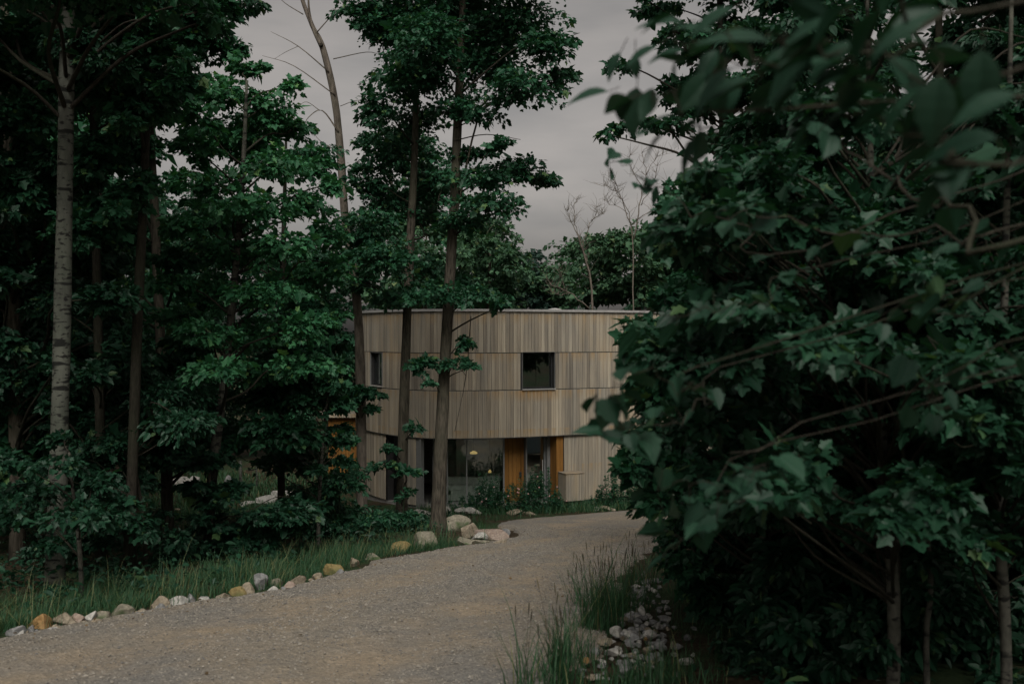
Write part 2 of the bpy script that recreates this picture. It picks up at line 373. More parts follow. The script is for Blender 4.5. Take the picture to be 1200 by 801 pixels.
M['litter'] = leaf_mat('fallen leaf', (.05, .035, .018), (.16, .105, .05), (.22, .15, .06), .8, .1)
b = MB(); m_ = 420; k_ = rng.choice(rows[rows > 30], m_); tq = np.clip(np.where(rng.random(m_) < .8, np.where(rng.random(m_) < .5, np.abs(rng.normal(0, .06, m_)), 1 - np.abs(rng.normal(0, .08, m_))), rng.random(m_)), .01, .99)
pp = RL[k_] * (1 - tq)[:, None] + RR[k_] * tq[:, None] + rng.normal(0, .05, (m_, 2)); pz = ground_z(pp[:, 0], pp[:, 1]) + np.interp(tq, tt_, prof) + .012
scatter_template(np.c_[pp, pz], rng.normal(0, 1, (m_, 3)) * (1, 1, .1), rng.normal(0, .25, (m_, 3)) + (0, 0, 1), rng.uniform(.02, .05, m_), np.array([(0, 0, 0), (.36, .42, .1), (0, 1, .05), (-.36, .42, .1)]), [0, 1, 2, 0, 2, 3], [3, 3], rng.random(m_), b)
tag(b.build('leaf_litter', M['litter']), 'dry brown leaves scattered along the edges of the drive', 'leaf litter', None, 'stuff')

# ------------------------------------------------------------------ house
ZB = gz(0, 31.4)                 # ground at the house
ZS, Z2, Z1, ZR = -1.67, -.19, .976, 2.27
plan = catmull([(2.6, 47), (-3.2, 43.5), (-5.3, 38.5), (-5.55, 35.4), (-4.95, 33.6), (-3.92, 32.0), (-2.9, 31.1), (-1.9, 30.85), (-.3, 31.1), (1.4, 31.75), (4.0, 33.0), (6.4, 34.4), (9, 36.4), (11.2, 39.4), (11.6, 43), (9.5, 46.5), (5.8, 48)], 24)
seg = np.r_[0, np.cumsum(np.linalg.norm(np.diff(plan, axis=0), axis=1))]; LEN = seg[-1]
def C(s):
    s = np.asarray(s, float); p = np.stack([np.interp(s, seg, plan[:, 0]), np.interp(s, seg, plan[:, 1])], -1)
    q = np.stack([np.interp(s + .02, seg, plan[:, 0]), np.interp(s + .02, seg, plan[:, 1])], -1); q0 = np.stack([np.interp(s - .02, seg, plan[:, 0]), np.interp(s - .02, seg, plan[:, 1])], -1)
    t = q - q0; t /= np.linalg.norm(t, axis=-1)[..., None] + 1e-9
    return p, np.stack([t[..., 1], -t[..., 0]], -1)      # outward normal, towards the camera
pxs = 600 + F * plan[:, 0] / plan[:, 1]
front = np.arange(len(plan)); k0 = int(np.argmin(np.where(plan[:, 1] < 40, pxs, 9e9)))
k1 = k0
while k1 + 1 < len(pxs) and pxs[k1 + 1] > pxs[k1]: k1 += 1
def s_at(px): return float(np.interp(px, pxs[k0:k1 + 1], seg[k0:k1 + 1]))
def wallpt(s, inset, z):
    p, nn = C(s); q = p - nn * inset; return np.array([q[0], q[1], z])
house = empty('wooden_house', (1.0, 34, ZB), 'two storey curved house clad in weathered vertical boards at the end of the drive', 'house')
def panel(b, s0, s1, z0, z1, ins0, ins1, tone=.5, steps=1):
    """curved slab between insets ins0 (outer) and ins1 (inner)"""
    ss = np.linspace(s0, s1, steps + 1)
    for a, c in zip(ss[:-1], ss[1:]):
        pts = [wallpt(a, ins0, z0), wallpt(c, ins0, z0), wallpt(c, ins1, z0), wallpt(a, ins1, z0), wallpt(a, ins0, z1), wallpt(c, ins0, z1), wallpt(c, ins1, z1), wallpt(a, ins1, z1)]
        b.add(pts, [(3, 2, 1, 0), (4, 5, 6, 7), (0, 1, 5, 4), (1, 2, 6, 5), (2, 3, 7, 6), (3, 0, 4, 7)], tone)
def boards(b, s0, s1, z0, z1, holes=(), wd=.115, base=0.0):
    s = s0
    while s < s1 - .01:
        e = min(s + wd * random.choice((1, 1, 1, 1.25)), s1); ins = base + random.uniform(0, .006)
        spans = [(z0, z1)]
        for (h0, h1, g0, g1) in holes:
            if s < h1 and e > h0:
                ns = []
                for (a, c) in spans:
                    if g0 > a: ns.append((a, min(c, g0)))
                    if g1 < c: ns.append((max(a, g1), c))
                spans = [q for q in ns if q[1] - q[0] > .02]
        tone = min(1, max(0, random.gauss(.52, .23)))
        for (a, c) in spans: panel(b, s + .004, e - .004, a + random.uniform(0, .004), c, ins, ins + .022, tone)
        s = e
def zrow(row, d): return EYE + (HZ - row) / F * d
# openings of the upper storey
W1 = (s_at(612.5), s_at(650), zrow(455, 31.6), zrow(412.5, 31.6)); W2 = (s_at(434), s_at(447.5), zrow(451, 33), zrow(413, 33))
holes = [W1, W2]
SA = seg[k0] - 6.5; SB = seg[k1] + 3
b = MB()
for z0, z1 in ((ZS, Z2 - .012), (Z2 + .012, Z1 - .012), (Z1 + .012, ZR)): boards(b, SA, SB, z0, z1, holes)
b.build('upper_cladding', M['clad'], house)
b = MB()                               # backing wall, cut round the windows
def wall_with_holes(b, s0, s1, z0, z1, ins0, ins1, hs):
    cuts = sorted({s0, s1, *[h[0] for h in hs], *[h[1] for h in hs]})
    for a, c in zip(cuts[:-1], cuts[1:]):
        hh = [h for h in hs if h[0] < (a + c) / 2 < h[1]]; st = max(1, int((c - a) / .4))
        if not hh: panel(b, a, c, z0, z1, ins0, ins1, .5, st)
        for h in hh:
            panel(b, a, c, z0, h[2], ins0, ins1, .5, st); panel(b, a, c, h[3], z1, ins0, ins1, .5, st)
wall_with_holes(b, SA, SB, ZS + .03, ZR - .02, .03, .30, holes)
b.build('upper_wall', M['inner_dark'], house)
# seam flashings
b = MB()
for z in (Z1, Z2): 
    for (a, c) in ((SA, SB),):
        cuts = [a] + [q for h in (sorted(holes) if z == Z1 else []) for q in (h[0], h[1]) if h[3] > z - .02] + [c]
        for q in range(0, len(cuts) - 1, 2): panel(b, cuts[q], cuts[q + 1], z - .011, z + .011, .004, .032, .5, max(1, int((cuts[q + 1] - cuts[q]) / .4)))
panel(b, SA, SB, ZS - .025, ZS - .002, -.008, .03, .5, 80)
b.build('flashing', M['dark_metal'], house)
# roof: slab, pale cap, vent
def cap_poly(b, inset, z0, z1):
    ss = np.linspace(SA, SB, 90); top = [wallpt(s, inset, z1) for s in ss]; bot = [wallpt(s, inset, z0) for s in ss]
    m_ = len(ss); fs = [tuple(range(m_)), tuple(range(2 * m_ - 1, m_ - 1, -1))] + [(j, m_ + j, m_ + (j + 1) % m_, (j + 1) % m_) for j in range(m_)]
    b.add(top + bot, fs)
b = MB(); cap_poly(b, .31, ZR - .35, ZR - .03); roof = b.build('roof', M['dark_metal'], house)
b = MB(); panel(b, SA, SB, ZR + .002, ZR + .075, -.06, .32, .5, 90); b.build('roof_edge', M['metal_cap'], roof)
b = MB(); q = P(650, 362, 34.5); b.tube([(q[0], q[1], ZR - .03), (q[0], q[1], ZR + .10)], .12, 12); b.tube([(q[0], q[1], ZR + .10), (q[0], q[1], ZR + .16), (q[0], q[1], ZR + .19)], [.3, .22, .05], 12); b.build('roof_vent', M['metal_cap'], roof)
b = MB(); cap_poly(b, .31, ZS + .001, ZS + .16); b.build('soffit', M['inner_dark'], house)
b = MB(); cap_poly(b, .10, ZB - .5, ZB + .06); b.build('floor_slab', M['concrete'], house)
# windows
def window(h, ins, mullions=(), name='window', sill=True, parent=None):
    s0, s1, z0, z1 = h
    fb = MB(); t_ = .045
    panel(fb, s0, s0 + t_, z0, z1, ins - .03, ins + .05); panel(fb, s1 - t_, s1, z0, z1, ins - .03, ins + .05)
    panel(fb, s0 + t_, s1 - t_, z0, z0 + t_, ins - .03, ins + .05, .5, 3); panel(fb, s0 + t_, s1 - t_, z1 - t_, z1, ins - .03, ins + .05, .5, 3)
    for mx in mullions: panel(fb, mx - .02, mx + .02, z0 + t_, z1 - t_, ins - .03, ins + .05)
    o = fb.build(name, M['grey_frame'] if not sill else M['dark_metal'], parent or house)
    g = MB(); panel(g, s0 + t_ * .8, s1 - t_ * .8, z0 + t_ * .8, z1 - t_ * .8, ins + .005, ins + .015, .5, max(2, int((s1 - s0) / .5))); g.build('pane', M['glass'], o)
    if sill:
        g = MB(); panel(g, s0 - .02, s1 + .02, z0 - .035, z0 - .004, -.05, ins - .03, .5, 3); g.build('sill', M['metal_cap'], o)
        g = MB(); panel(g, s0 - .012, s0 - .001, z0, z1, -.012, ins); panel(g, s1 + .001, s1 + .012, z0, z1, -.012, ins); panel(g, s0, s1, z1 + .001, z1 + .012, -.012, ins, .5, 3); g.build('reveal', M['grey_frame'], o)
    return o
tag(window(W1, .20), 'dark square upper window'); tag(window(W2, .16), 'narrow upper window')
# upper room behind the windows
b = MB(); q0, q1 = wallpt(s_at(560), 2.6, 0), wallpt(s_at(700), 2.6, 0)
b.box(((q0[0] + q1[0]) / 2, (q0[1] + q1[1]) / 2, (ZS + ZR) / 2 - .1), (4, .1, ZR - ZS - .5)); b.build('inner_wall', M['inner'], house)
# ground storey ------------------------------------------------------
RC = 1.0   # depth of the recess
sL, sp, sg, so, sd0, sd1, sf1, sr, srr = [s_at(q) for q in (430, 486, 492.5, 599, 626, 650, 654, 662, 664)]
b = MB(); zt = ZS - .03
boards(b, SA, s_at(450), ZB + .10, zt, (), .115, .04); b.build('lower_cladding', M['clad'], house)
b = MB(); boards(b, s_at(466), sp, ZB + .10, zt, (), .115, .04); b.build('lower_cladding', M['clad'], house)
b = MB()
boards(b, sr, SB, ZB + .10, zt, (), .115, .06)
b.build('lower_cladding', M['clad'], house)
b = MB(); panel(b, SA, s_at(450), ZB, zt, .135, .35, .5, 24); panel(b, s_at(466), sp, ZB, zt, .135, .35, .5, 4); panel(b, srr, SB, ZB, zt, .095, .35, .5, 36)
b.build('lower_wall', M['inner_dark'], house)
b = MB(); panel(b, s_at(450), s_at(466), ZB, zt, .75, .85, .5, 2)
b.build('niche_wall', M['inner_dark'], house)
b = MB(); boards(b, s_at(450), s_at(466), ZB + .1, zt, (), .14, .70)
tag(b.build('niche_lining', M['orange'], house), 'orange timber lining of the narrow niche')
b = MB(); panel(b, sp + .005, sg - .06, ZB + .02, zt, .06, .22); panel(b, sg - .055, sg, ZB + .02, zt, .02, .2); b.build('corner_post', M['grey_frame'], house)
# recess ceiling is the soffit; orange entrance panel, door, side light
b = MB(); boards(b, so + .02, sd0 - .03, ZB + .06, zt, (), .15, RC - .25); eo = b.build('entrance_panel', M['orange'], house)
tag(eo, 'bright orange boarded panel beside the glass door')
b = MB(); q = wallpt(s_at(620), RC - .28, 0); b.box((q[0], q[1], -2.95), (.07, .05, .16)); b.build('letter_plate', M['dark_metal'], eo)
b = MB(); panel(b, sf1, sr, ZB + .06, zt, .12, RC, .5, 1); boards(b, sf1, sr - .01, ZB + .06, zt, (), .12, .095); tag(b.build('entrance_return', M['orange'], house), 'orange boarded return at the right of the entrance')
dr = window((sd0, sd1, ZB + .07, zt - .01), RC - .3, (), 'door', False); 
b = MB(); q = wallpt(sd1 - .13, RC - .38, 0); b.tube([(q[0], q[1], -3.3), (q[0], q[1], -2.5)], .015, 8); b.build('handle', M['metal_cap'], dr)
b = MB(); panel(b, sd1 + .005, sf1 - .01, ZB + .06, zt, RC - .45, RC - .2); panel(b, sd0 - .028, sd0 - .002, ZB + .06, zt, RC - .4, RC - .2); b.build('door_jamb', M['grey_frame'], house)
gl = window((sg + .01, so - .01, ZB + .07, zt - .01), RC - .3, (s_at(549), s_at(521)), 'glazing', False)
# low storage box against the wall right of the entrance
b = MB(); sb0, sb1 = s_at(655), s_at(676)
zb0, zb1 = ZB + .2, zrow(557, 31.1)
def bx_boards(b, s0, s1, z0, z1, i0):
    k = 7; e = np.linspace(s0, s1, k + 1)
    for a, c in zip(e[:-1], e[1:]): panel(b, a + .003, c - .003, z0, z1, i0, i0 + .02, random.uniform(.4, 1))
bx_boards(b, sb0, sb1, zb0, zb1, -.50); panel(b, sb0, sb0 + .02, zb0, zb1, -.477, .05, .6); panel(b, sb1 - .02, sb1, zb0, zb1, -.477, .05, .45); panel(b, sb0 + .02, sb1 - .02, zb0 + .01, zb0 + .05, -.47, .05, .2)
bo = b.build('storage_box', M['clad'], house)
b = MB(); panel(b, sb0 - .015, sb1 + .01, zb1 + .003, zb1 + .018, -.52, .05, .2); b.build('lid', M['clad'], bo)
b = MB(); panel(b, sb0 + .1, sb1 - .1, ZB - .05, zb0 - .002, -.4, .04); b.build('plinth', M['dark_metal'], bo)
# second orange slat bench glimpsed further right
b = MB(); panel(b, s_at(756), s_at(776), ZB + 1.05, ZB + 1.25, -.02, .05, .9, 3); b.build('wall_vent', M['orange'], house)
# interior seen through the glazing
b = MB(); b.box((0.2, 36.2, (ZB + ZS) / 2), (7.0, .12, ZS - ZB - .05)); b.box((2.35, 34.4, (ZB + ZS) / 2), (.12, 3.2, ZS - ZB - .05)); b.build('inner_wall', M['inner'], house)
iz = ZB + .06
t = empty('kitchen_island', (-1.9, 33.4, iz), 'black cabinet standing inside behind the big glass wall', 'cabinet')
b = MB(); b.box((-1.78, 33.6, iz + .59), (1.2, .6, 1.18)); b.build('body', M['inner_dark'], t)
b = MB(); b.box((-1.78, 33.6, iz + 1.202), (1.26, .66, .04)); b.build('top', M['dark_metal'], t)
t = empty('sofa', (-1.2, 32.3, iz), 'pale sofa with a low back inside behind the glass', 'sofa')
b = MB(); b.box((-1.25, 32.35, iz + .22), (1.7, .75, .34)); b.box((-1.25, 32.66, iz + .48), (1.7, .18, .5)); b.box((-2.05, 32.35, iz + .4), (.16, .75, .3)); b.build('frame', M['white_fab'], t)
b = MB(); [b.box((x, 32.28, iz + .46), (.72, .58, .13), 0, .5, .95) for x in (-1.62, -.88)]; b.build('cushion', M['white_fab'], t)
t = empty('table', (.0, 33.0, iz), 'pale table standing inside near the right end of the glass wall', 'table')
b = MB(); b.box((-.15, 33.0, iz + .74), (1.5, .8, .05)); b.build('table_top', M['white_fab'], t)
for dx in (-.65, .65):
    for dy in (-.32, .32):
        b = MB(); b.box((-.15 + dx, 33 + dy, iz + .357), (.06, .06, .714)); b.build('leg', M['white_fab'], t)
def pendant(px, row, d, r, label, m):
    q = P(px, row, d); t = empty('pendant_lamp', q, label, 'lamp', 'pendant lamps inside the house')
    b = MB(); b.tube([q + (0, 0, .07), q + (0, 0, .05), q + (0, 0, .01), q + (0, 0, -.03), q + (0, 0, -.035)], [.02, r * .5, r, r * .9, r * .3], 16); b.build('lamp_shade', m, t, True)
    b = MB(); b.tube([q + (0, 0, .07), (q[0], q[1], ZS)], .008, 6); b.build('cord', M['dark_metal'], t)
pendant(555, 530.5, 33.1, .13, 'lit yellow pendant lamp hanging behind the glass wall', M['lamp'])
pendant(574, 552.5, 33.4, .055, 'tiny lit pendant lamp low beside the larger yellow one', M['lamp'])
# low wing to the left
wing = empty('house_wing', (-6.8, 37.4, ZB), 'low single storey wing with orange timber wall, left of the main house behind the trees', 'house')
b = MB(); x0, x1 = P(384, 0, 37.3)[0], -5.0
zt2 = zrow(489, 37.3); xx = x0
while xx < x1: 
    b.box((xx + .06, 37.42, (ZB + zt2) / 2), (.12, .03, zt2 - ZB - .05), 0, random.random()); xx += .128
b.build('wall', M['orange'], wing)
b = MB(); b.box(((x0 + x1) / 2, 39.4, (ZB + zt2) / 2), (x1 - x0 - .02, 3.9, zt2 - ZB - .02)); b.build('core', M['inner_dark'], wing)
b = MB(); xx = x0 - .3
while xx < x1: b.box((xx + .06, 37.2, zt2 + .17), (.115, .03, .33), 0, random.random()); xx += .12
b.build('fascia', M['clad'], wing)
b = MB(); b.box(((x0 + x1) / 2 - .15, 39.3, zt2 + .17), (x1 - x0 + .28, 4.1, .32)); b.box(((x0 + x1) / 2 - .15, 39.3, zt2 + .36), (x1 - x0 + .4, 4.3, .04)); b.build('roof', M['metal_cap'], wing)

# ------------------------------------------------------------------ foliage machinery
def tmpl(half, z):
    """leaf outline from one half (x, y) list running base -> tip; folded along the midrib"""
    k = len(half); v = [(0, 0, 0), (0, 1, z(0, 1))] + [(x, y, z(x, y)) for x, y in half] + [(-x, y, z(x, y)) for x, y in half]
    f1 = [0] + list(range(2, 2 + k)) + [1]; f2 = [1] + list(range(1 + 2 * k, 1 + k, -1)) + [0]
    return np.array(v, float), f1 + f2, [len(f1), len(f2)]
MAPLE = tmpl([(.26, -.02), (.34, .10), (.28, .24), (.40, .30), (.50, .47), (.30, .52), (.21, .66), (.17, .80)], lambda x, y: .22 * abs(x) - .12 * y * y - .25 * x * x)
VINE = tmpl([(.20, -.07), (.40, .06), (.37, .20), (.50, .40), (.36, .50), (.31, .66), (.15, .82)], lambda x, y: .30 * abs(x) - .24 * y * y - .3 * x * x)
OVATE = tmpl([(.14, .08), (.27, .30), (.28, .52), (.17, .78)], lambda x, y: .25 * abs(x) - .22 * y * y)
RHOMB = (np.array([(0, 0, 0), (.36, .42, .06), (0, 1, -.12), (-.36, .42, .06)], float), [0, 1, 2, 0, 2, 3], [3, 3])
NEEDLE = (np.array([(0, 0, 0), (.16, .4, .02), (0, 1, -.05), (-.16, .4, .02)], float), [0, 1, 2, 0, 2, 3], [3, 3])
def rows_leaf():
    ys = [0, .1, .26, .45, .65, .83, .94, 1.]; xs_ = [.012, .14, .25, .29, .24, .13, .06, 0]
    v = []; l = []; tt = []
    for y, x in zip(ys, xs_):
        d = -.28 * y ** 2
        v += [(-x, y, d + .22 * x), (-x * .5, y, d + .14 * x), (0, y, d), (x * .5, y, d + .14 * x), (x, y, d + .22 * x)]
    for r in range(len(ys) - 1):
        for c in range(4): i0 = r * 5 + c; l += [i0, i0 + 1, i0 + 6, i0 + 5]; tt.append(4)
    return np.array(v, float), l, tt
BROAD = rows_leaf()
def add_leaves(b, pts, dirs, size, T, r=rng, up=.6, bias=0.0, sz_var=.36):
    n = len(pts)
    nn = np.c_[r.normal(0, up, n), r.normal(0, up, n), np.abs(r.normal(1, .25, n))]; nn /= np.linalg.norm(nn, axis=1)[:, None]
    d = dirs + r.normal(0, .45, (n, 3)); d[:, 2] -= .25
    s = size * np.exp(r.normal(0, sz_var, n))
    tn = np.clip(r.normal(.45 + bias, .26, n), 0, 1)
    scatter_template(pts, d, nn, s, T[0], T[1], T[2], tn, b)
def clump(bl, bt, c, rad, n_leaves, size, T, r, attach=None, limb_r=.02, flat=.35, spray_r=None, tw=True, bias=0.0):
    c = np.asarray(c, float); rad = np.asarray(rad, float)
    spray_r = spray_r or max(.12, min(.36, .36 * float(min(rad[0], rad[1]))))
    rad = np.maximum(rad - np.array([.3, .3, .05]) * spray_r, rad * .5)
    per = 24; ns = max(4, int(n_leaves / per))
    u = r.normal(0, 1, (ns, 3)); u /= np.linalg.norm(u, axis=1)[:, None]; u *= (r.random(ns) ** .45 * np.exp(r.normal(0, .18, ns)))[:, None]
    sc_ = c + u * rad
    dr_ = u * (1, 1, .3); dr_ /= np.linalg.norm(dr_, axis=1)[:, None] + 1e-6
    cnt = r.poisson(per * np.exp(r.normal(0, .35, ns))) + 4
    idx = np.repeat(np.arange(ns), cnt); m = len(idx)
    ang = r.random(m) * 2 * np.pi; rr = np.sqrt(r.random(m)) * spray_r
    loc = np.c_[np.cos(ang) * rr, np.sin(ang) * rr, r.normal(0, spray_r * .16, m)]
    # sprays tilt down away from the clump centre
    out_ = (loc * dr_[idx]).sum(1); loc[:, 2] -= .35 * np.clip(out_, -.3 * spray_r, None) * 1.0 + .12 * rr
    pts = sc_[idx] + loc
    dirs = loc / (rr[:, None] + 1e-6) * .7 + dr_[idx] * .6
    add_leaves(bl, pts, dirs, size, T, r, bias=bias)
    if bt is not None and tw:
        if attach is not None:
            a = np.asarray(attach, float); L0 = np.linalg.norm(c - a); q1 = a + (c - a) * .33 + (0, 0, .06 * L0) + r.normal(0, .05 * L0, 3); q2 = a + (c - a) * .68 + (0, 0, .07 * L0) + r.normal(0, .05 * L0, 3)
            bt.tube(catmull([a, q1, q2, c], 4), np.linspace(limb_r, limb_r * .3, 13), 5, cap=False, mi=1)
        for q in range(0, ns, 2):
            e = sc_[q]; st = c + (a - c) * .25 * r.random() if attach is not None else c
            bt.tube([st, (st + e) / 2 + r.normal(0, .04, 3) + (0, 0, .04), e], [limb_r * .32, limb_r * .2, limb_r * .08], 3, cap=False, mi=1)
def on_poly(poly, z):
    z_ = poly[:, 2]; return np.array([np.interp(z, z_, poly[:, 0]), np.interp(z, z_, poly[:, 1]), z])
def px_tree(name, label, cat, d, trunk_px, trunk_r, clumps, leaf, leafmat, barkmat, dens=1.0, size=.12, T=MAPLE, group=None, seed=1, ddepth=1.0, sides=10, extra=None, twigs=True, lump=.0, lean=0.0, limbs=True, sat=True, limb_top=9999):
    r = np.random.default_rng(seed)
    bx, by = P(trunk_px[0][0], 0, d)[0], d
    pts = [P(px, py, d + lean * i) for i, (px, py) in enumerate(trunk_px)]; pts[0][2] = gz(bx, by) - .1
    poly = catmull(pts, 5); rads = np.interp(np.linspace(0, 1, len(poly)), np.linspace(0, 1, len(trunk_r)), trunk_r)
    rads[0] *= 1.35; rads[1] *= 1.12
    root = empty(name, (bx, by, gz(bx, by)), label, cat, group)
    bt = MB(); bt.tube(poly, rads, sides, wob=.035)
    bl = MB()
    more = []
    for cl in clumps:
        if cl[2] < 24 or T is RHOMB: continue
        for q in range(2):
            a_ = r.random() * 6.28; more.append((cl[0] + math.cos(a_) * cl[2] * .95, cl[1] + math.sin(a_) * cl[3] * 1.25, cl[2] * r.uniform(.25, .5), cl[3] * r.uniform(.3, .6), (cl[4] if len(cl) > 4 else r.normal(0, ddepth)) + r.normal(0, .3), .8))
    for cl in list(clumps) + (more if sat else []):
        px, py, rx, ry = cl[:4]; dd = cl[4] if len(cl) > 4 else r.normal(0, ddepth); k = cl[5] if len(cl) > 5 else 1
        dk = d + dd; c = P(px, py, dk); rad = np.array([rx / F * dk, max(rx / F * dk * .9, .3), ry / F * dk])
        h = math.hypot(c[0] - np.interp(c[2], poly[:, 2], poly[:, 0]), c[1] - d)
        at = on_poly(poly, min(poly[-1, 2] - .05, max(poly[0, 2] + .6, c[2] - .35 * h - .2)))
        area = math.pi * rad[0] * (rad[2] + .6 * .3)
        nl = int(area * 3.4 * dens * k / (size * size * .42))
        clump(bl, bt, c, rad, nl, size, T, r, at if limbs and py < limb_top else None, min(.034, .012 + .009 * h, .3 * trunk_r[0]), tw=twigs)
    if extra: extra(bt, poly)
    bt.build('trunk', [M[barkmat], M['bark_twig']], root, True)
    if clumps: bl.build('crown', M[leafmat], root)
    return root

# low leafy plants of the forest floor and the verge
def undergrowth():
    r_ = np.random.default_rng(17); b = MB()
    def put(x, y, n, rad, h, size, bias=0):
        z = gz(x, y); p = np.c_[x + r_.normal(0, rad, n), y + r_.normal(0, rad, n), z + h * r_.random(n)]; a = r_.random(n) * 6.28
        add_leaves(b, p, np.c_[np.cos(a), np.sin(a), np.full(n, .25)], size, OVATE, r_, bias=bias)
    for k in range(330):
        x, y = r_.uniform(-13, -1.5), r_.uniform(8, 28)
        lim = np.interp(y, [9, 12, 16, 18, 20, 22, 28], [-4.8, -3.3, -2.4, -1.7, -.9, -.8, -1.0]) - .35
        if x > lim: continue
        put(x, y, int(r_.uniform(15, 60)), r_.uniform(.12, .3), r_.uniform(.15, .45), .07)
    for k in range(150):
        y = r_.uniform(5.5, 20); x = np.interp(y, [5, 9, 12, 17, 20], [1.3, 2.0, 2.6, 3.2, 3.8]) + abs(r_.normal(0, 1)) * 1.6
        put(x, y, int(r_.uniform(12, 45)), r_.uniform(.1, .22), r_.uniform(.1, .35), .06)
    tag(b.build('undergrowth', M['leaf_dark']), 'low leafy plants covering the floor of the woods', 'undergrowth', None, 'stuff')
undergrowth()

# ------------------------------------------------------------------ the three trees in front of the house
px_tree('maple_tree', 'tall maple with the thickest trunk standing before the house, beside the stone heap', 'tree', 22.5,
    [(513, 625), (515, 560), (520, 450), (527, 330), (533, 220), (537, 130), (541, 40), (546, -80), (552, -260)], [.20, .155, .135, .12, .105, .095, .08, .06, .03],
    [(470, 30, 50, 36), (530, 10, 70, 40), (600, 25, 55, 30), (645, 52, 34, 22), (575, 72, 55, 26), (500, 85, 48, 28), (612, 100, 50, 20), (655, 92, 26, 14), (545, 125, 42, 18), (430, 12, 34, 26), (560, 45, 60, 30), (500, 45, 50, 30),
     (500, -60, 90, 45), (600, -50, 80, 40), (540, -140, 100, 55), (470, -130, 70, 50), (620, -130, 60, 50), (550, -220, 80, 50),
     (560, 208, 50, 15), (602, 198, 40, 14), (638, 208, 22, 10), (575, 238, 46, 12), (505, 215, 35, 16), (590, 168, 20, 9), (552, 180, 26, 12), (545, 255, 32, 10),
     (558, 345, 36, 11, -.5), (505, 342, 42, 14, -.6), (588, 355, 14, 6, -.7), (530, 330, 30, 10, .5),
     (546, 400, 11, 10, -.3, 1.3), (549, 428, 9, 6, -.3), (492, 424, 22, 8, -.4, 1.2), (503, 447, 9, 4, -.4), (532, 425, 12, 9, -.4)],
    None, 'leaf_maple', 'bark_grey', dens=0.62, size=0.08, seed=11, sat=False, ddepth=.9, sides=14,
    extra=lambda bt, poly: [bt.tube(catmull([P(*q, 22.4) for q in L_], 4), np.linspace(r0, .006, 4 * (len(L_) - 1) + 1), 5) for L_, r0 in
        (([(531, 270), (560, 140), (585, 118), (620, 110)], .03), ([(533, 165), (570, 158), (610, 164)], .016), ([(534, 150), (580, 130), (605, 120)], .016),
         ([(552, 370), (546, 440), (533, 505)], .012), ([(546, 440), (538, 430), (530, 425)], .006))])
px_tree('maple_tree', 'slim leaning maple, the middle of the three trunks before the house', 'tree', 23.5,
    [(470, 615), (472, 520), (476, 400), (480, 300), (486, 180), (489, 60), (492, -60)], [.145, .12, .11, .10, .085, .06, .03],
    [(455, 170, 40, 26), (430, 210, 34, 22), (480, 140, 38, 22), (465, 235, 45, 22), (430, 262, 38, 22), (500, 250, 30, 16), (450, 300, 45, 18), (492, 312, 40, 15), (442, 120, 28, 22), (475, 90, 35, 25), (488, 30, 45, 30), (470, 345, 40, 11), (428, 330, 25, 15), (450, 25, 35, 25), (465, -40, 50, 35), (425, 290, 25, 18),
     (452, 545, 20, 5, -.6), (480, 552, 16, 6, -.7), (455, 525, 12, 4, -.6), (485, 500, 13, 4, -.6), (478, 580, 12, 6, -.7)],
    None, 'leaf_maple', 'bark_grey', dens=0.58, size=0.08, seed=12, sat=False, ddepth=.9, sides=12)
def snag_extra(bt, poly):
    for L_, r0 in (([(377, 55), (366, 30), (362, 0), (366, -40)], .06), ([(386, 85), (350, 55), (318, 38)], .018), ([(393, 112), (345, 78), (308, 66)], .016), ([(397, 155), (378, 130), (362, 138), (356, 150)], .022),
                   ([(391, 70), (430, 62), (448, 66)], .014), ([(371, 40), (390, 18), (396, 6)], .018), ([(399, 125), (420, 118), (436, 124)], .010), ([(375, 130), (360, 120), (350, 125)], .01), ([(350, 55), (335, 62), (322, 70)], .008),
                   ([(400, 180), (375, 165), (365, 150)], .012), ([(356, 18), (335, 5), (320, -10)], .014), ([(403, 235), (412, 232), (418, 225)], .012)):
        bt.tube(catmull([P(q[0], q[1], 24.4) for q in L_], 4), np.linspace(r0, .004, 4 * (len(L_) - 1) + 1), 5)
px_tree('dead_tree', 'leaning tree with a bare forked top, leftmost of the three trunks before the house', 'tree', 24.5,
    [(424, 612), (423, 500), (421, 400), (416, 330), (405, 260), (400, 190), (393, 120), (379, 58), (366, 30), (352, -10), (345, -60)], [.135, .125, .115, .105, .10, .095, .09, .075, .055, .045, .03],
    [(418, 457, 18, 5, -.6), (436, 460, 14, 3, -.6), (398, 425, 16, 8, .3), (396, 470, 26, 10), (398, 500, 16, 6, -.4), (404, 540, 14, 6, -.4), (390, 560, 14, 6, -.4), (432, 478, 10, 3, -.5)], None, 'leaf_maple', 'bark_snag', size=0.085, seed=13, extra=snag_extra, sides=12)

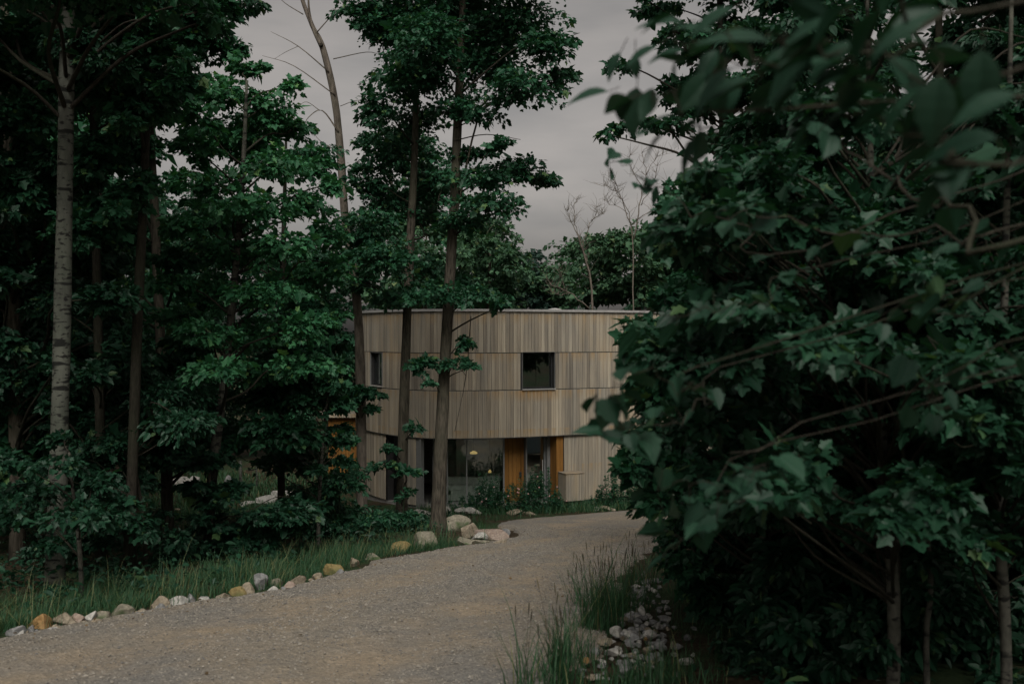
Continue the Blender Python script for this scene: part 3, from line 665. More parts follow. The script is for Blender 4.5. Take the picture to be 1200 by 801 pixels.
# ------------------------------------------------------------------ left side
px_tree('maple_tree', 'bright leafy young maple spreading its crown in the middle of the left woods', 'tree', 17.0,
    [(243, 655), (248, 560), (262, 450), (275, 330), (285, 200), (290, 95)], [.10, .085, .075, .06, .045, .02],
    [(290, 78, 22, 16), (262, 108, 40, 20), (312, 120, 36, 20), (230, 135, 32, 18), (342, 102, 10, 12), (346, 150, 26, 16), (285, 160, 52, 24), (222, 175, 32, 18), (322, 190, 46, 20), (366, 192, 22, 15), (250, 215, 46, 20), (205, 208, 20, 15), (302, 240, 52, 22), (360, 235, 33, 18), (388, 215, 18, 11), (200, 330, 34, 12), (210, 370, 34, 12), (300, 430, 50, 14), (250, 430, 44, 13), (350, 425, 44, 12), (222, 262, 36, 18), (270, 290, 52, 20), (330, 285, 46, 20), (386, 275, 33, 16), (252, 338, 42, 16), (312, 340, 52, 20), (370, 325, 38, 18), (396, 310, 20, 14), (290, 388, 58, 18), (350, 380, 42, 16), (392, 370, 18, 12), (240, 390, 36, 14), (275, 240, 30, 15)],
    None, 'leaf_bright', 'bark_thin', dens=0.62, size=0.08, seed=21, sat=False, ddepth=1.0)
px_tree('birch_tree', 'thick pale barked trunk with dark scars rising at the left of the drive', 'tree', 12.4,
    [(62, 690), (66, 600), (70, 480), (73, 370), (77, 200), (80, 60), (84, -100), (88, -330)], [.122, .113, .107, .102, .095, .088, .075, .05],
    [(40, 30, 60, 36, 1.5), (120, 30, 50, 34, .8), (175, 50, 42, 28, .6), (210, 92, 26, 18, .3), (130, 105, 48, 24, .8), (25, 130, 48, 30, 1.6), (220, 22, 40, 20), (262, 10, 26, 10), (120, 180, 45, 22, 1.4), (155, 225, 32, 18, 1.2), (15, 215, 45, 30, 2), (110, 260, 40, 20, 1.6), (40, -40, 90, 40), (150, -40, 90, 40), (-60, 40, 70, 50), (90, -130, 120, 60), (200, -90, 70, 40), (-60, -80, 80, 60), (-60, 160, 60, 50), (20, -200, 120, 60), (160, -200, 90, 60), (170, 120, 40, 22, .7)],
    None, 'leaf_maple', 'bark_pale', dens=.95, size=0.075, limb_top=45, seed=22, ddepth=1.2, sides=16)
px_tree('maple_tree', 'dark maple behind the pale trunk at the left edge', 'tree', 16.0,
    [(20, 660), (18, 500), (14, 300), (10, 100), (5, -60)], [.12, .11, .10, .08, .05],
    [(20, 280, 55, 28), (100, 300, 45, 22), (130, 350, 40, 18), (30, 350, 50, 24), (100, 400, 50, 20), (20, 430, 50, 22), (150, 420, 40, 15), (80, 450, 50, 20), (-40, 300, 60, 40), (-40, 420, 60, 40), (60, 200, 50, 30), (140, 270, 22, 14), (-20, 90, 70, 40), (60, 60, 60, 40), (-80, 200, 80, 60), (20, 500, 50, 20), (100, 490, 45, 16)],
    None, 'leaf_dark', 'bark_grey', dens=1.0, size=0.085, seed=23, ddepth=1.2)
px_tree('maple_tree', 'dark slender maple between the pale trunk and the bright young maple', 'tree', 19.5,
    [(196, 635), (194, 520), (188, 400), (182, 260), (176, 120), (172, 0)], [.12, .11, .10, .085, .06, .03],
    [(170, 120, 45, 26), (150, 160, 40, 22), (195, 40, 45, 30), (140, 60, 45, 30), (110, 220, 40, 22), (205, 300, 26, 12), (225, 430, 45, 16), (190, 460, 45, 16), (150, 490, 45, 18), (240, 470, 45, 16), (130, 440, 35, 15), (215, 400, 26, 10), (160, 400, 28, 9), (250, 50, 34, 16), (200, 500, 50, 18), (110, 520, 45, 18), (80, 340, 30, 18), (190, 530, 50, 14), (240, 510, 40, 12), (120, 470, 40, 14)],
    None, 'leaf_maple', 'bark_grey', dens=.9, size=0.085, seed=24, ddepth=1.0)
px_tree('maple_sapling', 'low spreading sapling in front of the left trunk before the house', 'sapling', 19.0,
    [(372, 640), (374, 580), (378, 520), (385, 450), (392, 380)], [.04, .035, .03, .022, .01],
    [(386, 436, 24, 14), (378, 470, 32, 14), (352, 450, 38, 15), (330, 500, 46, 17), (388, 515, 24, 9), (300, 462, 44, 15), (350, 535, 46, 12), (290, 510, 44, 14), (340, 415, 40, 12), (378, 400, 28, 10)],
    None, 'leaf_maple', 'bark_thin', dens=.95, size=0.085, seed=25, ddepth=.6)
px_tree('maple_sapling', 'leafy sapling with low branches at the edge of the left grass verge', 'sapling', 14.2,
    [(170, 680), (168, 620), (160, 560), (150, 500)], [.035, .03, .022, .01],
    [(150, 560, 36, 14), (110, 580, 45, 16), (130, 520, 45, 14), (150, 612, 44, 10), (80, 540, 45, 16), (205, 490, 36, 10), (110, 625, 40, 12)],
    None, 'leaf_dark', 'bark_twig', dens=.6, size=.065, seed=26, ddepth=.4)
px_tree('maple_sapling', 'dark sapling with a flat leafy top hanging over the sunlit gap in the left woods', 'sapling', 16.5,
    [(247, 655), (247, 610), (246, 580), (244, 540)], [.04, .035, .03, .015],
    [(245, 574, 26, 4, 0), (222, 570, 20, 4, .2), (275, 571, 22, 4, .1), (250, 585, 24, 4, .2), (235, 540, 34, 6), (320, 600, 36, 6), (210, 640, 40, 10), (280, 632, 40, 10), (345, 600, 30, 12), (250, 615, 30, 6)],
    None, 'leaf_dark', 'bark_grey', dens=.95, size=0.08, seed=27, ddepth=.3)
px_tree('maple_sapling', 'leafy sapling in front of the foot of the pale trunk', 'sapling', 11.3,
    [(95, 700), (92, 640), (85, 580), (80, 530)], [.03, .026, .02, .008],
    [(70, 545, 40, 9), (115, 562, 38, 9), (40, 575, 46, 14), (90, 600, 50, 12), (20, 610, 46, 14), (130, 590, 40, 12), (60, 635, 40, 8), (10, 540, 40, 14), (75, 512, 26, 6), (-20, 580, 40, 16)],
    None, 'leaf_dark', 'bark_thin', dens=.34, size=.06, sat=False, seed=39, ddepth=.4)
px_tree('hazel_shrub', 'leafy shrub at the foot of the left trunks before the house', 'shrub', 21.0,
    [(395, 632), (396, 610), (398, 580), (400, 560)], [.02, .02, .015, .008],
    [(395, 565, 34, 12), (375, 590, 36, 12), (412, 600, 20, 9), (350, 585, 30, 11), (400, 612, 38, 8), (440, 605, 22, 7), (365, 615, 40, 8)],
    None, 'leaf_maple', 'stem', dens=.9, size=0.075, seed=28, ddepth=.5, T=OVATE)
px_tree('hazel_shrub', 'low leafy shrub between the middle and the thick trunk before the house', 'shrub', 22.8,
    [(470, 622), (472, 600), (474, 580)], [.015, .012, .006],
    [(452, 603, 18, 6), (480, 604, 14, 5), (492, 608, 12, 4), (440, 612, 20, 5), (470, 610, 22, 5)],
    None, 'leaf_maple', 'stem', dens=.9, size=0.07, seed=29, ddepth=.4, T=OVATE)

def left_fill(seed, n, x0, x1, y0, y1, rx, ry):
    r = np.random.default_rng(seed); o = []
    while len(o) < n:
        px, py = r.uniform(x0, x1), r.uniform(y0, y1); a, c = rx * r.uniform(.6, 1.3), ry * r.uniform(.6, 1.3)
        if 130 < px < 205 and 280 < py < 380: continue
        if 185 - a < px < 345 + a * .6 and 540 - c < py < 612 + c * .5: continue
        if px > 405 - a * 1.1 - max(0, py - 330) * .05: continue
        o.append((px, py, a, c))
    return o
px_tree('beech_tree', 'slim dark tree filling the left edge of the woods with fine leaves', 'tree', 18.0, [(-30, 645), (-28, 450), (-25, 250), (-20, 40), (-18, -80)], [.10, .09, .08, .05, .02], left_fill(301, 22, -60, 130, 60, 620, 42, 18), None, 'leaf_dark', 'bark_grey', dens=.8, size=.075, seed=91, T=OVATE, sat=False)
px_tree('beech_tree', 'slim dark tree with fine leaves right behind the pale trunk', 'tree', 15.0, [(118, 660), (116, 450), (112, 250), (108, 40), (106, -80)], [.075, .07, .06, .04, .02], left_fill(302, 18, 40, 230, 40, 640, 40, 16), None, 'leaf_dark', 'bark_twig', dens=.8, size=.07, seed=92, T=OVATE, sat=False)
px_tree('beech_tree', 'slender tree with fine leaves behind the bright young maple', 'tree', 20.5, [(330, 628), (328, 450), (332, 300), (336, 150)], [.08, .075, .06, .02], left_fill(303, 17, 200, 400, 130, 620, 40, 17), None, 'leaf_maple', 'bark_twig', dens=.85, size=.08, seed=93, T=OVATE, sat=False)
px_tree('beech_tree', 'high dark crown spreading over the top left corner', 'tree', 14.0, [(150, 665), (160, 400), (170, 200), (176, 0), (180, -200)], [.08, .07, .06, .05, .03], left_fill(304, 14, 60, 250, -40, 120, 40, 18) + [(285, 8, 16, 7), (300, 2, 10, 5), (250, 30, 22, 9)], None, 'leaf_dark', 'bark_twig', dens=.8, size=.07, seed=94, T=OVATE, sat=False)

# ------------------------------------------------------------------ woods behind
def far_tree(label, d, px, base_r, clumps, leafmat, seed, size=.2, cat='tree', name='woodland_tree', dens=.9, T=RHOMB, dd=1.8, bark='bark_grey'):
    top = min(c[1] for c in clumps)
    return px_tree(name, label, cat, d, [(px, HZ + (EYE + 4) / d * F), (px + 2, 450), (px - 2, (450 + top) / 2), (px, top + 5)], [base_r, base_r * .85, base_r * .6, .03], clumps, None, leafmat, bark, dens, size, T, 'trees of the woods around the house', seed, dd, 8)
far_tree('green maple behind the house roof between the two tall trunks', 44, 500, .2, [(490, 330, 50, 25), (520, 300, 45, 22), (460, 300, 45, 25), (480, 270, 35, 20), (540, 335, 40, 18), (450, 345, 45, 20), (505, 350, 60, 15), (515, 265, 25, 14)], 'leaf_far', 41)
far_tree('bushy tree with an airy round top behind the house roof, right of the thick trunk', 47, 575, .22, [(570, 300, 38, 22), (582, 268, 22, 14), (560, 280, 24, 14), (600, 305, 30, 18), (590, 330, 45, 20), (550, 335, 38, 20), (600, 285, 12, 8), (575, 350, 55, 14)], 'leaf_far', 42)
far_tree('dark tree lowest on the skyline behind the middle of the roof', 52, 625, .2, [(622, 312, 26, 14), (640, 330, 30, 18), (610, 335, 34, 16), (632, 350, 45, 14), (650, 345, 30, 16), (628, 298, 12, 8)], 'leaf_conifer', 43)
far_tree('grey green tree behind the roof around the bare dead stem', 50, 690, .22, [(665, 292, 22, 14), (690, 288, 32, 16), (675, 315, 34, 18), (705, 310, 38, 20), (690, 340, 55, 20), (720, 335, 40, 20), (655, 325, 22, 14)], 'leaf_far', 44)
far_tree('broad tree behind the right end of the roof', 46, 750, .22, [(735, 280, 32, 15), (760, 278, 34, 18), (750, 305, 44, 20), (780, 300, 40, 24), (745, 335, 50, 22), (790, 335, 45, 26), (720, 300, 26, 16), (710, 280, 14, 8)], 'leaf_far', 45)
def bare(label, d, base, segs, name='dead_tree'):
    x, y, _ = P(base[0], 0, d); root = empty(name, (x, y, gz(x, y)), label, 'tree'); b = MB()
    for L_, r0, r1 in segs:
        p = [P(q[0], q[1], d) for q in L_]; m = len(p)
        ln = catmull(p, 4) if m > 2 else np.array(p); ln = ln + rng.normal(0, .03, ln.shape); b.tube(ln, np.linspace(r0 * .62, r1 * .55, len(ln)), 6)
        for q in range(len(ln) * 2):
            k = rng.integers(len(ln) // 3, len(ln)); z_ = ln[k]; v_ = rng.normal(0, 1, 3); v_[2] = abs(v_[2]) + .5; e_ = z_ + v_ / np.linalg.norm(v_) * rng.uniform(.25, .8); mm = (z_ + e_) / 2 + rng.normal(0, .05, 3)
            b.tube([z_, mm, e_], [.009, .006, .003], 3, cap=False)
    b.build('trunk', M['bark_snag'], root, True)
bare('bare dead stem with a broken forked top behind the house', 44, (692, 0), [([(695, 530), (695, 360), (688, 310), (678, 278)], .10, .06), ([(680, 288), (672, 265), (666, 250), (667, 243)], .04, .012), ([(679, 284), (674, 262), (672, 245), (676, 232)], .035, .01), ([(684, 286), (690, 268), (697, 252), (699, 243)], .04, .012), ([(694, 258), (702, 252), (708, 250)], .03, .01), ([(688, 310), (684, 290), (681, 276)], .045, .03),
     ([(690, 360), (665, 342), (650, 335), (642, 328)], .05, .015), ([(668, 344), (655, 345), (646, 344)], .03, .01), ([(662, 340), (657, 325), (653, 315)], .03, .01)])
bare('thin leafless twiggy tree on the skyline above the right end of the house', 40, (742, 0), [([(745, 500), (742, 300), (736, 250), (725, 225)], .06, .012), ([(742, 280), (750, 240), (757, 205), (752, 180)], .05, .012), ([(738, 262), (728, 235), (718, 222), (704, 216)], .035, .01), ([(750, 240), (765, 215), (772, 190)], .03, .008), ([(754, 220), (740, 200), (738, 182)], .025, .008), ([(746, 258), (770, 240), (782, 214)], .03, .008), ([(728, 235), (722, 215), (710, 205)], .02, .006), ([(757, 205), (770, 185), (795, 176)], .02, .006), ([(736, 250), (716, 240), (706, 232)], .02, .006)])

def generic(seed, h, r0, leafmat, dens, size, T, conifer=False):
    r = np.random.default_rng(seed); bt, bl = MB(), MB()
    poly = catmull([(0, 0, -.2), (r.normal(0, .15), r.normal(0, .15), h * .35), (r.normal(0, .3), r.normal(0, .3), h * .7), (r.normal(0, .4), r.normal(0, .4), h)], 6)
    bt.tube(poly, np.linspace(r0 * 1.2, .03, len(poly)), 9, wob=.04)
    k = 22
    for q in range(k):
        f = (q + .5) / k; z = h * (.16 + .84 * f); wd = h * .24 * math.sin(math.pi * min(1, .25 + .75 * f)) ** .7 + .4
        if conifer: wd = h * .2 * (1.05 - f)
        a = r.random() * 6.28; rr = wd * math.sqrt(r.random()) * .9; c = np.array([math.cos(a) * rr, math.sin(a) * rr, z]); rad = np.array([1, 1, .5]) * (h * .085 + .35) * r.uniform(.7, 1.2)
        at = on_poly(poly, max(.8, z - .4 * rr - .3)); nl = int(math.pi * rad[0] * rad[2] * 3.4 * dens / (size * size * .42))
        clump(bl, bt, c, rad, nl, size, T, r, at, .03)
    return bt, bl
GEN = []
for seed, h, r0, lm, size in ((71, 13, .19, 'leaf_dark', .19), (72, 15, .22, 'leaf_maple', .20), (73, 11, .15, 'leaf_dark', .18), (74, 8, .10, 'leaf_maple', .17)):
    bt, bl = generic(seed, h, r0, lm, 1.0, size, RHOMB)
    root = empty('woodland_tree', (0, 0, 0)); a = bt.build('trunk', [M['bark_grey'], M['bark_twig']], root, True); c = bl.build('crown', M[lm], root); GEN.append((root, [a, c], [False]))
def plant_generic(k, x, y, s, rz, label, group):
    root, ch, used = GEN[k]
    if used[0]:
        nr = root.copy(); COL.objects.link(nr)
        for q in ch: w_ = q.copy(); COL.objects.link(w_); w_.parent = nr
    else: nr = root; used[0] = True
    nr.location = (x, y, gz(x, y)); nr.rotation_euler = (0, 0, rz); nr.scale = (s, s, s); tag(nr, label, 'tree', group)
WL = 'dim woodland trees deep in the left woods'; WR = 'dim woodland trees deep in the right woods'; WB = 'woodland trees beyond the house'
LBL = {'L': 'dim broadleaf tree standing deep in the left woods', 'R': 'dim broadleaf tree standing deep in the dark right woods', 'B': 'leafy tree in the woods beyond the house'}
spots = [('L', 0, -15.5, 21), ('L', 1, -11.5, 25), ('L', 2, -19, 27), ('L', 0, -23, 19), ('L', 1, -15, 33), ('L', 3, -9.5, 17.5), ('L', 2, -13, 15), ('L', 3, -18, 38), ('L', 2, -16, 10), ('L', 1, -12, 6), ('L', 0, -13.5, -2), ('L', 0, -22, 33), ('L', 2, -14.5, 46), ('L', 0, -19, 50), ('L', 1, -26, 46), ('L', 3, -10.5, 44), ('L', 3, -24, 40),
         ('B', 1, -6, 54), ('B', 0, -1.5, 57), ('B', 2, -9.5, 52), ('B', 2, 8.5, 54), ('B', 0, 13, 52), ('B', 3, 4, 58), ('B', 1, 18, 56),
         ('R', 0, 9.5, 16.5), ('R', 1, 13, 20), ('R', 2, 7.4, 13.0), ('R', 0, 16, 30), ('R', 1, 12, 11), ('R', 2, 19, 24), ('R', 3, 9, 7), ('R', 0, 10, 1), ('R', 1, 17.5, 16), ('R', 2, 22, 33), ('R', 3, 6.0, 10.2), ('R', 3, 12, 28.5), ('R', 0, 24, 40), ('R', 2, 18, 40), ('R', 3, 7.0, 4.5)]
for n_, (side, k, x, y) in enumerate(spots):
    plant_generic(k, x, y, random.uniform(.85, 1.1), random.random() * 6.28, LBL[side], {'L': WL, 'R': WR, 'B': WB}[side])

# ------------------------------------------------------------------ right side
edge_y = [-60, 0, 100, 180, 240, 300, 360, 400, 450, 500, 540, 580, 620, 660, 700, 750, 801]
edge_x = [800, 805, 812, 785, 760, 752, 740, 722, 716, 712, 712, 736, 754, 778, 802, 830, 860]
def fill(seed, n, x0, x1, y0, y1, rx, ry, pad=0):
    r = np.random.default_rng(seed); o = []
    while len(o) < n:
        px, py = r.uniform(x0, x1), r.uniform(y0, y1); a, c = rx * r.uniform(.7, 1.2), ry * r.uniform(.7, 1.2)
        if px - a * 1.15 - pad < np.interp(py, edge_y, edge_x): continue
        o.append((px, py, a, c))
    return o
px_tree('maple_tree', 'tall maple rising behind the right thicket with fine sprays against the sky', 'tree', 15.0,
    [(842, 664), (842, 500), (846, 350), (848, 200), (845, 60), (840, -80), (836, -200)], [.10, .095, .085, .07, .055, .04, .02],
    [(725, 149, 16, 4, 0, .6), (752, 142, 22, 6, 0, .7), (785, 146, 22, 6, 0, .7), (710, 158, 8, 3, 0, .6), (815, 130, 24, 10, .2, .8), (765, 12, 28, 9, 0, .8), (728, 76, 18, 7, 0, .7), (790, 100, 26, 12, .4, .8), (835, 60, 40, 18), (880, 40, 40, 20), (800, 40, 26, 12), (870, 110, 40, 16), (920, 90, 45, 22), (960, 40, 50, 25), (900, 160, 30, 12), (840, 165, 22, 10), (860, -40, 80, 40), (950, -50, 80, 40), (800, -60, 50, 30)] + fill(51, 16, 800, 1000, 190, 520, 36, 16),
    None, 'leaf_maple', 'bark_thin', dens=.75, size=0.07, seed=31, ddepth=1.0)
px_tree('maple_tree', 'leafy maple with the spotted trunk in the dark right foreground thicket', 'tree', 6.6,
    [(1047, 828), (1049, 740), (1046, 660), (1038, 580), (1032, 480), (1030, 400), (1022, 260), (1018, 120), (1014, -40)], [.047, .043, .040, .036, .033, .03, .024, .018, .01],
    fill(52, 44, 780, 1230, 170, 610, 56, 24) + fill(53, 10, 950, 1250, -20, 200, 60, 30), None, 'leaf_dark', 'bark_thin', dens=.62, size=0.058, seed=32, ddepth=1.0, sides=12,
    extra=lambda bt, poly: [bt.tube(catmull([P(q[0], q[1], 6.5) for q in L_], 4), np.linspace(r0, .004, 4 * (len(L_) - 1) + 1), 5) for L_, r0 in (([(1052, 640), (1058, 600), (1060, 560)], .018), ([(1034, 420), (1015, 412), (1005, 395)], .012), ([(1040, 450), (1075, 430), (1100, 410)], .01))])
px_tree('maple_tree', 'spreading maple whose leafy edge hides the right end of the house', 'tree', 9.0,
    [(900, 748), (898, 640), (890, 520), (880, 400), (870, 280), (862, 190)], [.06, .055, .05, .04, .03, .012],
    fill(54, 56, 720, 990, 200, 610, 36, 15) + [(775, 470, 34, 14), (765, 520, 30, 12), (760, 550, 26, 9), (790, 400, 34, 14), (790, 340, 30, 14), (800, 280, 26, 13), (810, 230, 26, 14), (780, 585, 26, 9)], None, 'leaf_maple', 'bark_thin', dens=.64, size=0.064, seed=33, ddepth=.7)
px_tree('beech_tree', 'tall fine leaved tree filling the upper right corner', 'tree', 11.5, [(1110, 700), (1112, 500), (1105, 300), (1100, 100), (1098, -80)], [.08, .075, .06, .05, .02], fill(62, 52, 830, 1250, -40, 330, 44, 20), None, 'leaf_dark', 'bark_twig', dens=.85, size=.07, seed=95, T=OVATE, sat=False)
px_tree('maple_sapling', 'low bushy sapling beside the rubble stones at the right road edge', 'sapling', 10.4,
    [(830, 722), (826, 690), (815, 650), (800, 610)], [.03, .028, .02, .01],
    [(800, 620, 30, 14), (830, 600, 35, 16), (800, 660, 24, 12), (840, 650, 36, 16), (870, 690, 36, 16), (820, 690, 22, 10), (880, 630, 40, 18), (790, 640, 18, 8), (920, 670, 40, 20), (850, 715, 30, 10)], None, 'leaf_maple', 'bark_thin', dens=.9, size=0.06, seed=34, ddepth=.4)
px_tree('sapling', 'thin crooked pale stem with few leaves, right of the spotted trunk', 'sapling', 7.0,
    [(1088, 815), (1087, 740), (1092, 690), (1088, 620), (1086, 560), (1092, 520)], [.024, .022, .02, .017, .014, .01], [(1110, 520, 40, 10, .2, .6), (1150, 560, 40, 10, 0, .5)], None, 'leaf_dark', 'bark_thin', size=0.07, seed=35)
px_tree('maple_tree', 'slim trunk with pale blotches at the right edge of the thicket', 'tree', 6.2,
    [(1182, 836), (1180, 740), (1174, 640), (1172, 540), (1176, 400), (1180, 200), (1184, 0)], [.037, .035, .032, .029, .025, .02, .012], fill(55, 16, 1060, 1300, 150, 620, 60, 26), None, 'leaf_dark', 'bark_thin', dens=.7, size=0.06, seed=36, ddepth=.6)
px_tree('hazel_shrub', 'low dark shrub on the floor of the right thicket', 'shrub', 7.6,
    [(930, 790), (930, 760), (935, 720)], [.015, .012, .006],
    [(930, 730, 40, 14), (970, 745, 40, 12), (890, 760, 34, 12), (1000, 720, 40, 12), (950, 780, 50, 12), (1030, 770, 40, 10)], None, 'leaf_dark', 'stem', dens=.6, size=0.07, seed=37, T=OVATE, ddepth=.4)
for k, (seed, d, x0, x1, y0, y1, m, lb) in enumerate([(56, 10.5, 850, 1010, 520, 690, 24, 'dark leafy bush low in the right thicket behind the spotted trunk'), (57, 12.0, 1000, 1150, 500, 680, 24, 'dark leafy bush in the right thicket between the spotted trunk and the blotched one'), (58, 11.0, 1120, 1300, 480, 700, 24, 'dark leafy bush at the right edge behind the blotched trunk'), (59, 14.5, 880, 1260, 400, 620, 40, 'dark broad bush filling the back of the right thicket'), (60, 8.6, 900, 1080, 640, 745, 16, 'low dark bush on the thicket floor behind the spotted trunk'), (61, 8.2, 1060, 1260, 640, 755, 18, 'low dark bush on the thicket floor at the right edge')]):
    cx = (x0 + x1) / 2; row = 540 + EYE * F / d
    px_tree('woodland_bush', lb, 'bush', d, [(cx, row), (cx + 5, (row + y1) / 2 - 20), (cx, (y0 + y1) / 2)], [.03, .025, .01], fill(seed, m, x0, x1, y0, y1, 46, 22) + [(x, y1 + 25, 50, 14) for x in np.linspace(x0, x1, 4)], None, 'leaf_dark', 'bark_thin', dens=.8, size=.075, seed=80 + k, ddepth=.5, T=OVATE)
# close branches reaching in from the right, out of focus
def reach_tree(name, label, trunk_xy, height, seed, twigs, size, T, leafmat, bark, rad, lone=()):
    r = np.random.default_rng(seed); x, y = trunk_xy; z = gz(x, y); root = empty(name, (x, y, z), label, 'tree')
    bt, bl = MB(), MB(); poly = np.array([(x, y, z - .1), (x + .03, y, z + height * .4), (x - .02, y + .03, z + height * .8), (x, y, z + height)]); poly = catmull(poly, 5)
    bt.tube(poly, np.linspace(rad, .012, len(poly)), 10)
    for pts, r0, nl, spread in twigs:
        w_ = [P(*q) for q in pts]; at = on_poly(poly, min(z + height - .1, w_[0][2] + (.7 if T is not BROAD else -.1))); line = catmull([at] + w_, 6)
        k_ = len(line); jit = np.cumsum(r.normal(0, .022, (k_, 3)), 0); jit -= np.linspace(0, 1, k_)[:, None] * jit[-1]; jit[:, 2] -= .10 * np.sin(np.pi * np.linspace(0, 1, k_)); line = line + jit * np.linspace(1, .6, k_)[:, None]
        bt.tube(line, np.linspace(r0, .0012, len(line)), 6)
        i0 = 6
        k = rng.integers(0, 1)
        tpar = r.uniform(i0, len(line) - 1.01, nl) ; tpar = np.r_[tpar, np.full(2, len(line) - 1.01)]
        a = np.floor(tpar).astype(int); f = (tpar - a)[:, None]; pos = line[a] * (1 - f) + line[a + 1] * f
        tang = line[a + 1] - line[a]; tang /= np.linalg.norm(tang, axis=1)[:, None] + 1e-9
        side = np.cross(tang, (0, 0, 1.0)) * r.choice((-1, 1), len(a))[:, None]
        off = side * r.uniform(.01, spread, len(a))[:, None] + np.c_[np.zeros((len(a), 2)), r.normal(0, spread * .4, len(a))]
        for q in range(len(a)): bt.tube([pos[q], pos[q] + off[q]], .0011, 3, cap=False)
        d = side * .8 + tang * .7 + (0, 0, -.25)
        add_leaves(bl, pos + off, d, size, T, r, .45, 0, .22)
    for px, py, ang, ln, d, *tl in lone:      # single leaves at the tips: base pixel, direction, length
        a = R(ang); p = P(px, py, d); dv = np.array([math.cos(a), tl[0] if tl else .15, math.sin(a)])
        nn = np.array([[.25 * math.sin(a), -.55 if not tl else -.9, .8 if abs(math.cos(a)) > .5 else .2]])
        scatter_template(p[None], dv[None], nn, np.array([ln / F * d]), T[0], T[1], T[2], np.array([.4]), bl)
        bt.tube([p, p - dv * .03 + (0, 0, .01)], .0012, 4, cap=False)
    bt.build('trunk', M[bark], root, True); bl.build('crown', M[leafmat], root); return root
OV = [([(1150, 20, 1.9), (1050, 40, 1.9), (950, 60, 2.0), (880, 75, 2.1), (830, 80, 2.2)], .006, 14, .07),
      ([(1180, 60, 1.7), (1080, 75, 1.8), (980, 60, 1.9), (900, 40, 2.0)], .006, 14, .08),
      ([(1150, -20, 1.6), (1030, 0, 1.7), (930, 10, 1.8), (850, 25, 1.9), (790, 50, 2.0)], .006, 13, .08),
      ([(1220, 100, 1.5), (1130, 110, 1.6), (1040, 90, 1.8), (970, 95, 1.9)], .006, 12, .08),
      ([(900, 80, 2.1), (850, 95, 2.15), (800, 105, 2.2), (760, 108, 2.25)], .005, 9, .05),
      ([(1200, -60, 1.5), (1050, -40, 1.6), (900, -30, 1.8)], .006, 12, .08)]
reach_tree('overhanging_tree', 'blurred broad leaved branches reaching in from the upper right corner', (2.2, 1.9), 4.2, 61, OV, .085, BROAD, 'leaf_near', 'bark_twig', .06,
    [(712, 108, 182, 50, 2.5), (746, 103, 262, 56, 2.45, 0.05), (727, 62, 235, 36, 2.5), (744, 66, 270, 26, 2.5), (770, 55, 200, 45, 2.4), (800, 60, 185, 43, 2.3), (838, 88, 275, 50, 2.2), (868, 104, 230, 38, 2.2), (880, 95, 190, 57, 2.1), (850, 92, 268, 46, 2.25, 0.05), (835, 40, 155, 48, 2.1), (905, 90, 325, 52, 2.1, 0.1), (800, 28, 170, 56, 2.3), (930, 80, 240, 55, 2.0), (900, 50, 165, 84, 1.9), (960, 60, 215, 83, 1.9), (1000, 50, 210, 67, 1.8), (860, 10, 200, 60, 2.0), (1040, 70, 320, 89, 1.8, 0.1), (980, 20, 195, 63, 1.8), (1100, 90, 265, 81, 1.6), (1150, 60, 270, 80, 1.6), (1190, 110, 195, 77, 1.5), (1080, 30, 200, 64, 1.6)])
# single leaves at the tip of that branch
OV2 = [([(1190, 250, 2.7), (1120, 222, 2.8), (1050, 195, 2.9), (985, 160, 3.0), (965, 148, 3.0)], .011, 3, .06), ([(1200, 255, 3.3), (1100, 255, 3.3), (1000, 248, 3.4), (900, 240, 3.5), (845, 246, 3.5)], .007, 12, .10),
       ([(960, 250, 3.6), (880, 225, 3.7), (800, 212, 3.8), (745, 195, 3.9), (712, 192, 3.9)], .004, 18, .07), ([(980, 290, 3.4), (900, 325, 3.3), (820, 348, 3.2), (750, 366, 3.2)], .003, 13, .1), ([(900, 345, 3.0), (840, 372, 2.9), (780, 385, 2.9), (738, 410, 2.9), (716, 470, 2.9)], .003, 13, .09),
       ([(930, 400, 3.5), (870, 440, 3.4), (800, 465, 3.3), (755, 480, 3.2), (715, 490, 3.2)], .003, 13, .09), ([(900, 520, 3.3), (860, 580, 3.2), (820, 612, 3.1), (785, 640, 3.1)], .003, 15, .10), ([(900, 470, 3.2), (860, 520, 3.1), (820, 552, 3.1), (770, 575, 3.1)], .003, 15, .10), ([(1180, 380, 2.9), (1130, 430, 3.0), (1080, 480, 3.1)], .003, 10, .1), ([(1180, 280, 2.7), (1120, 330, 2.9), (1050, 360, 3.0)], .003, 10, .1)]
reach_tree('overhanging_maple', 'near maple boughs with large dark leaves spreading across the right side', (3.3, 3.0), 4.6, 62, OV2, .07, VINE, 'leaf_near', 'bark_twig', .05)

# ------------------------------------------------------------------ stones
def ico(sub=3):
    import bmesh
    bm = bmesh.new(); bmesh.ops.create_icosphere(bm, subdivisions=sub, radius=1); v = np.array([q.co[:] for q in bm.verts]); f = [[w_.index for w_ in q.verts] for q in bm.faces]; bm.free(); return v, f
ICO = ico(4); ICO2 = ico(2)
def rock_verts(r, size, base=ICO, cuts=11, rough=.012):
    v = base[0]; nn = r.normal(0, 1, (cuts, 3)); nn /= np.linalg.norm(nn, axis=1)[:, None]; dd = r.uniform(.34, .72, cuts)
    dots = v @ nn.T; rad = np.min(np.where(dots > .05, dd[None] / np.maximum(dots, .05), 9), axis=1); rad = np.minimum(rad, 1.0)
    rad = rad * (1 + r.normal(0, rough, len(v)) * .5); o = v * rad[:, None] * np.asarray(size)
    a = r.random() * 6.28; c, s = math.cos(a), math.sin(a); return np.c_[o[:, 0] * c - o[:, 1] * s, o[:, 0] * s + o[:, 1] * c, o[:, 2]]
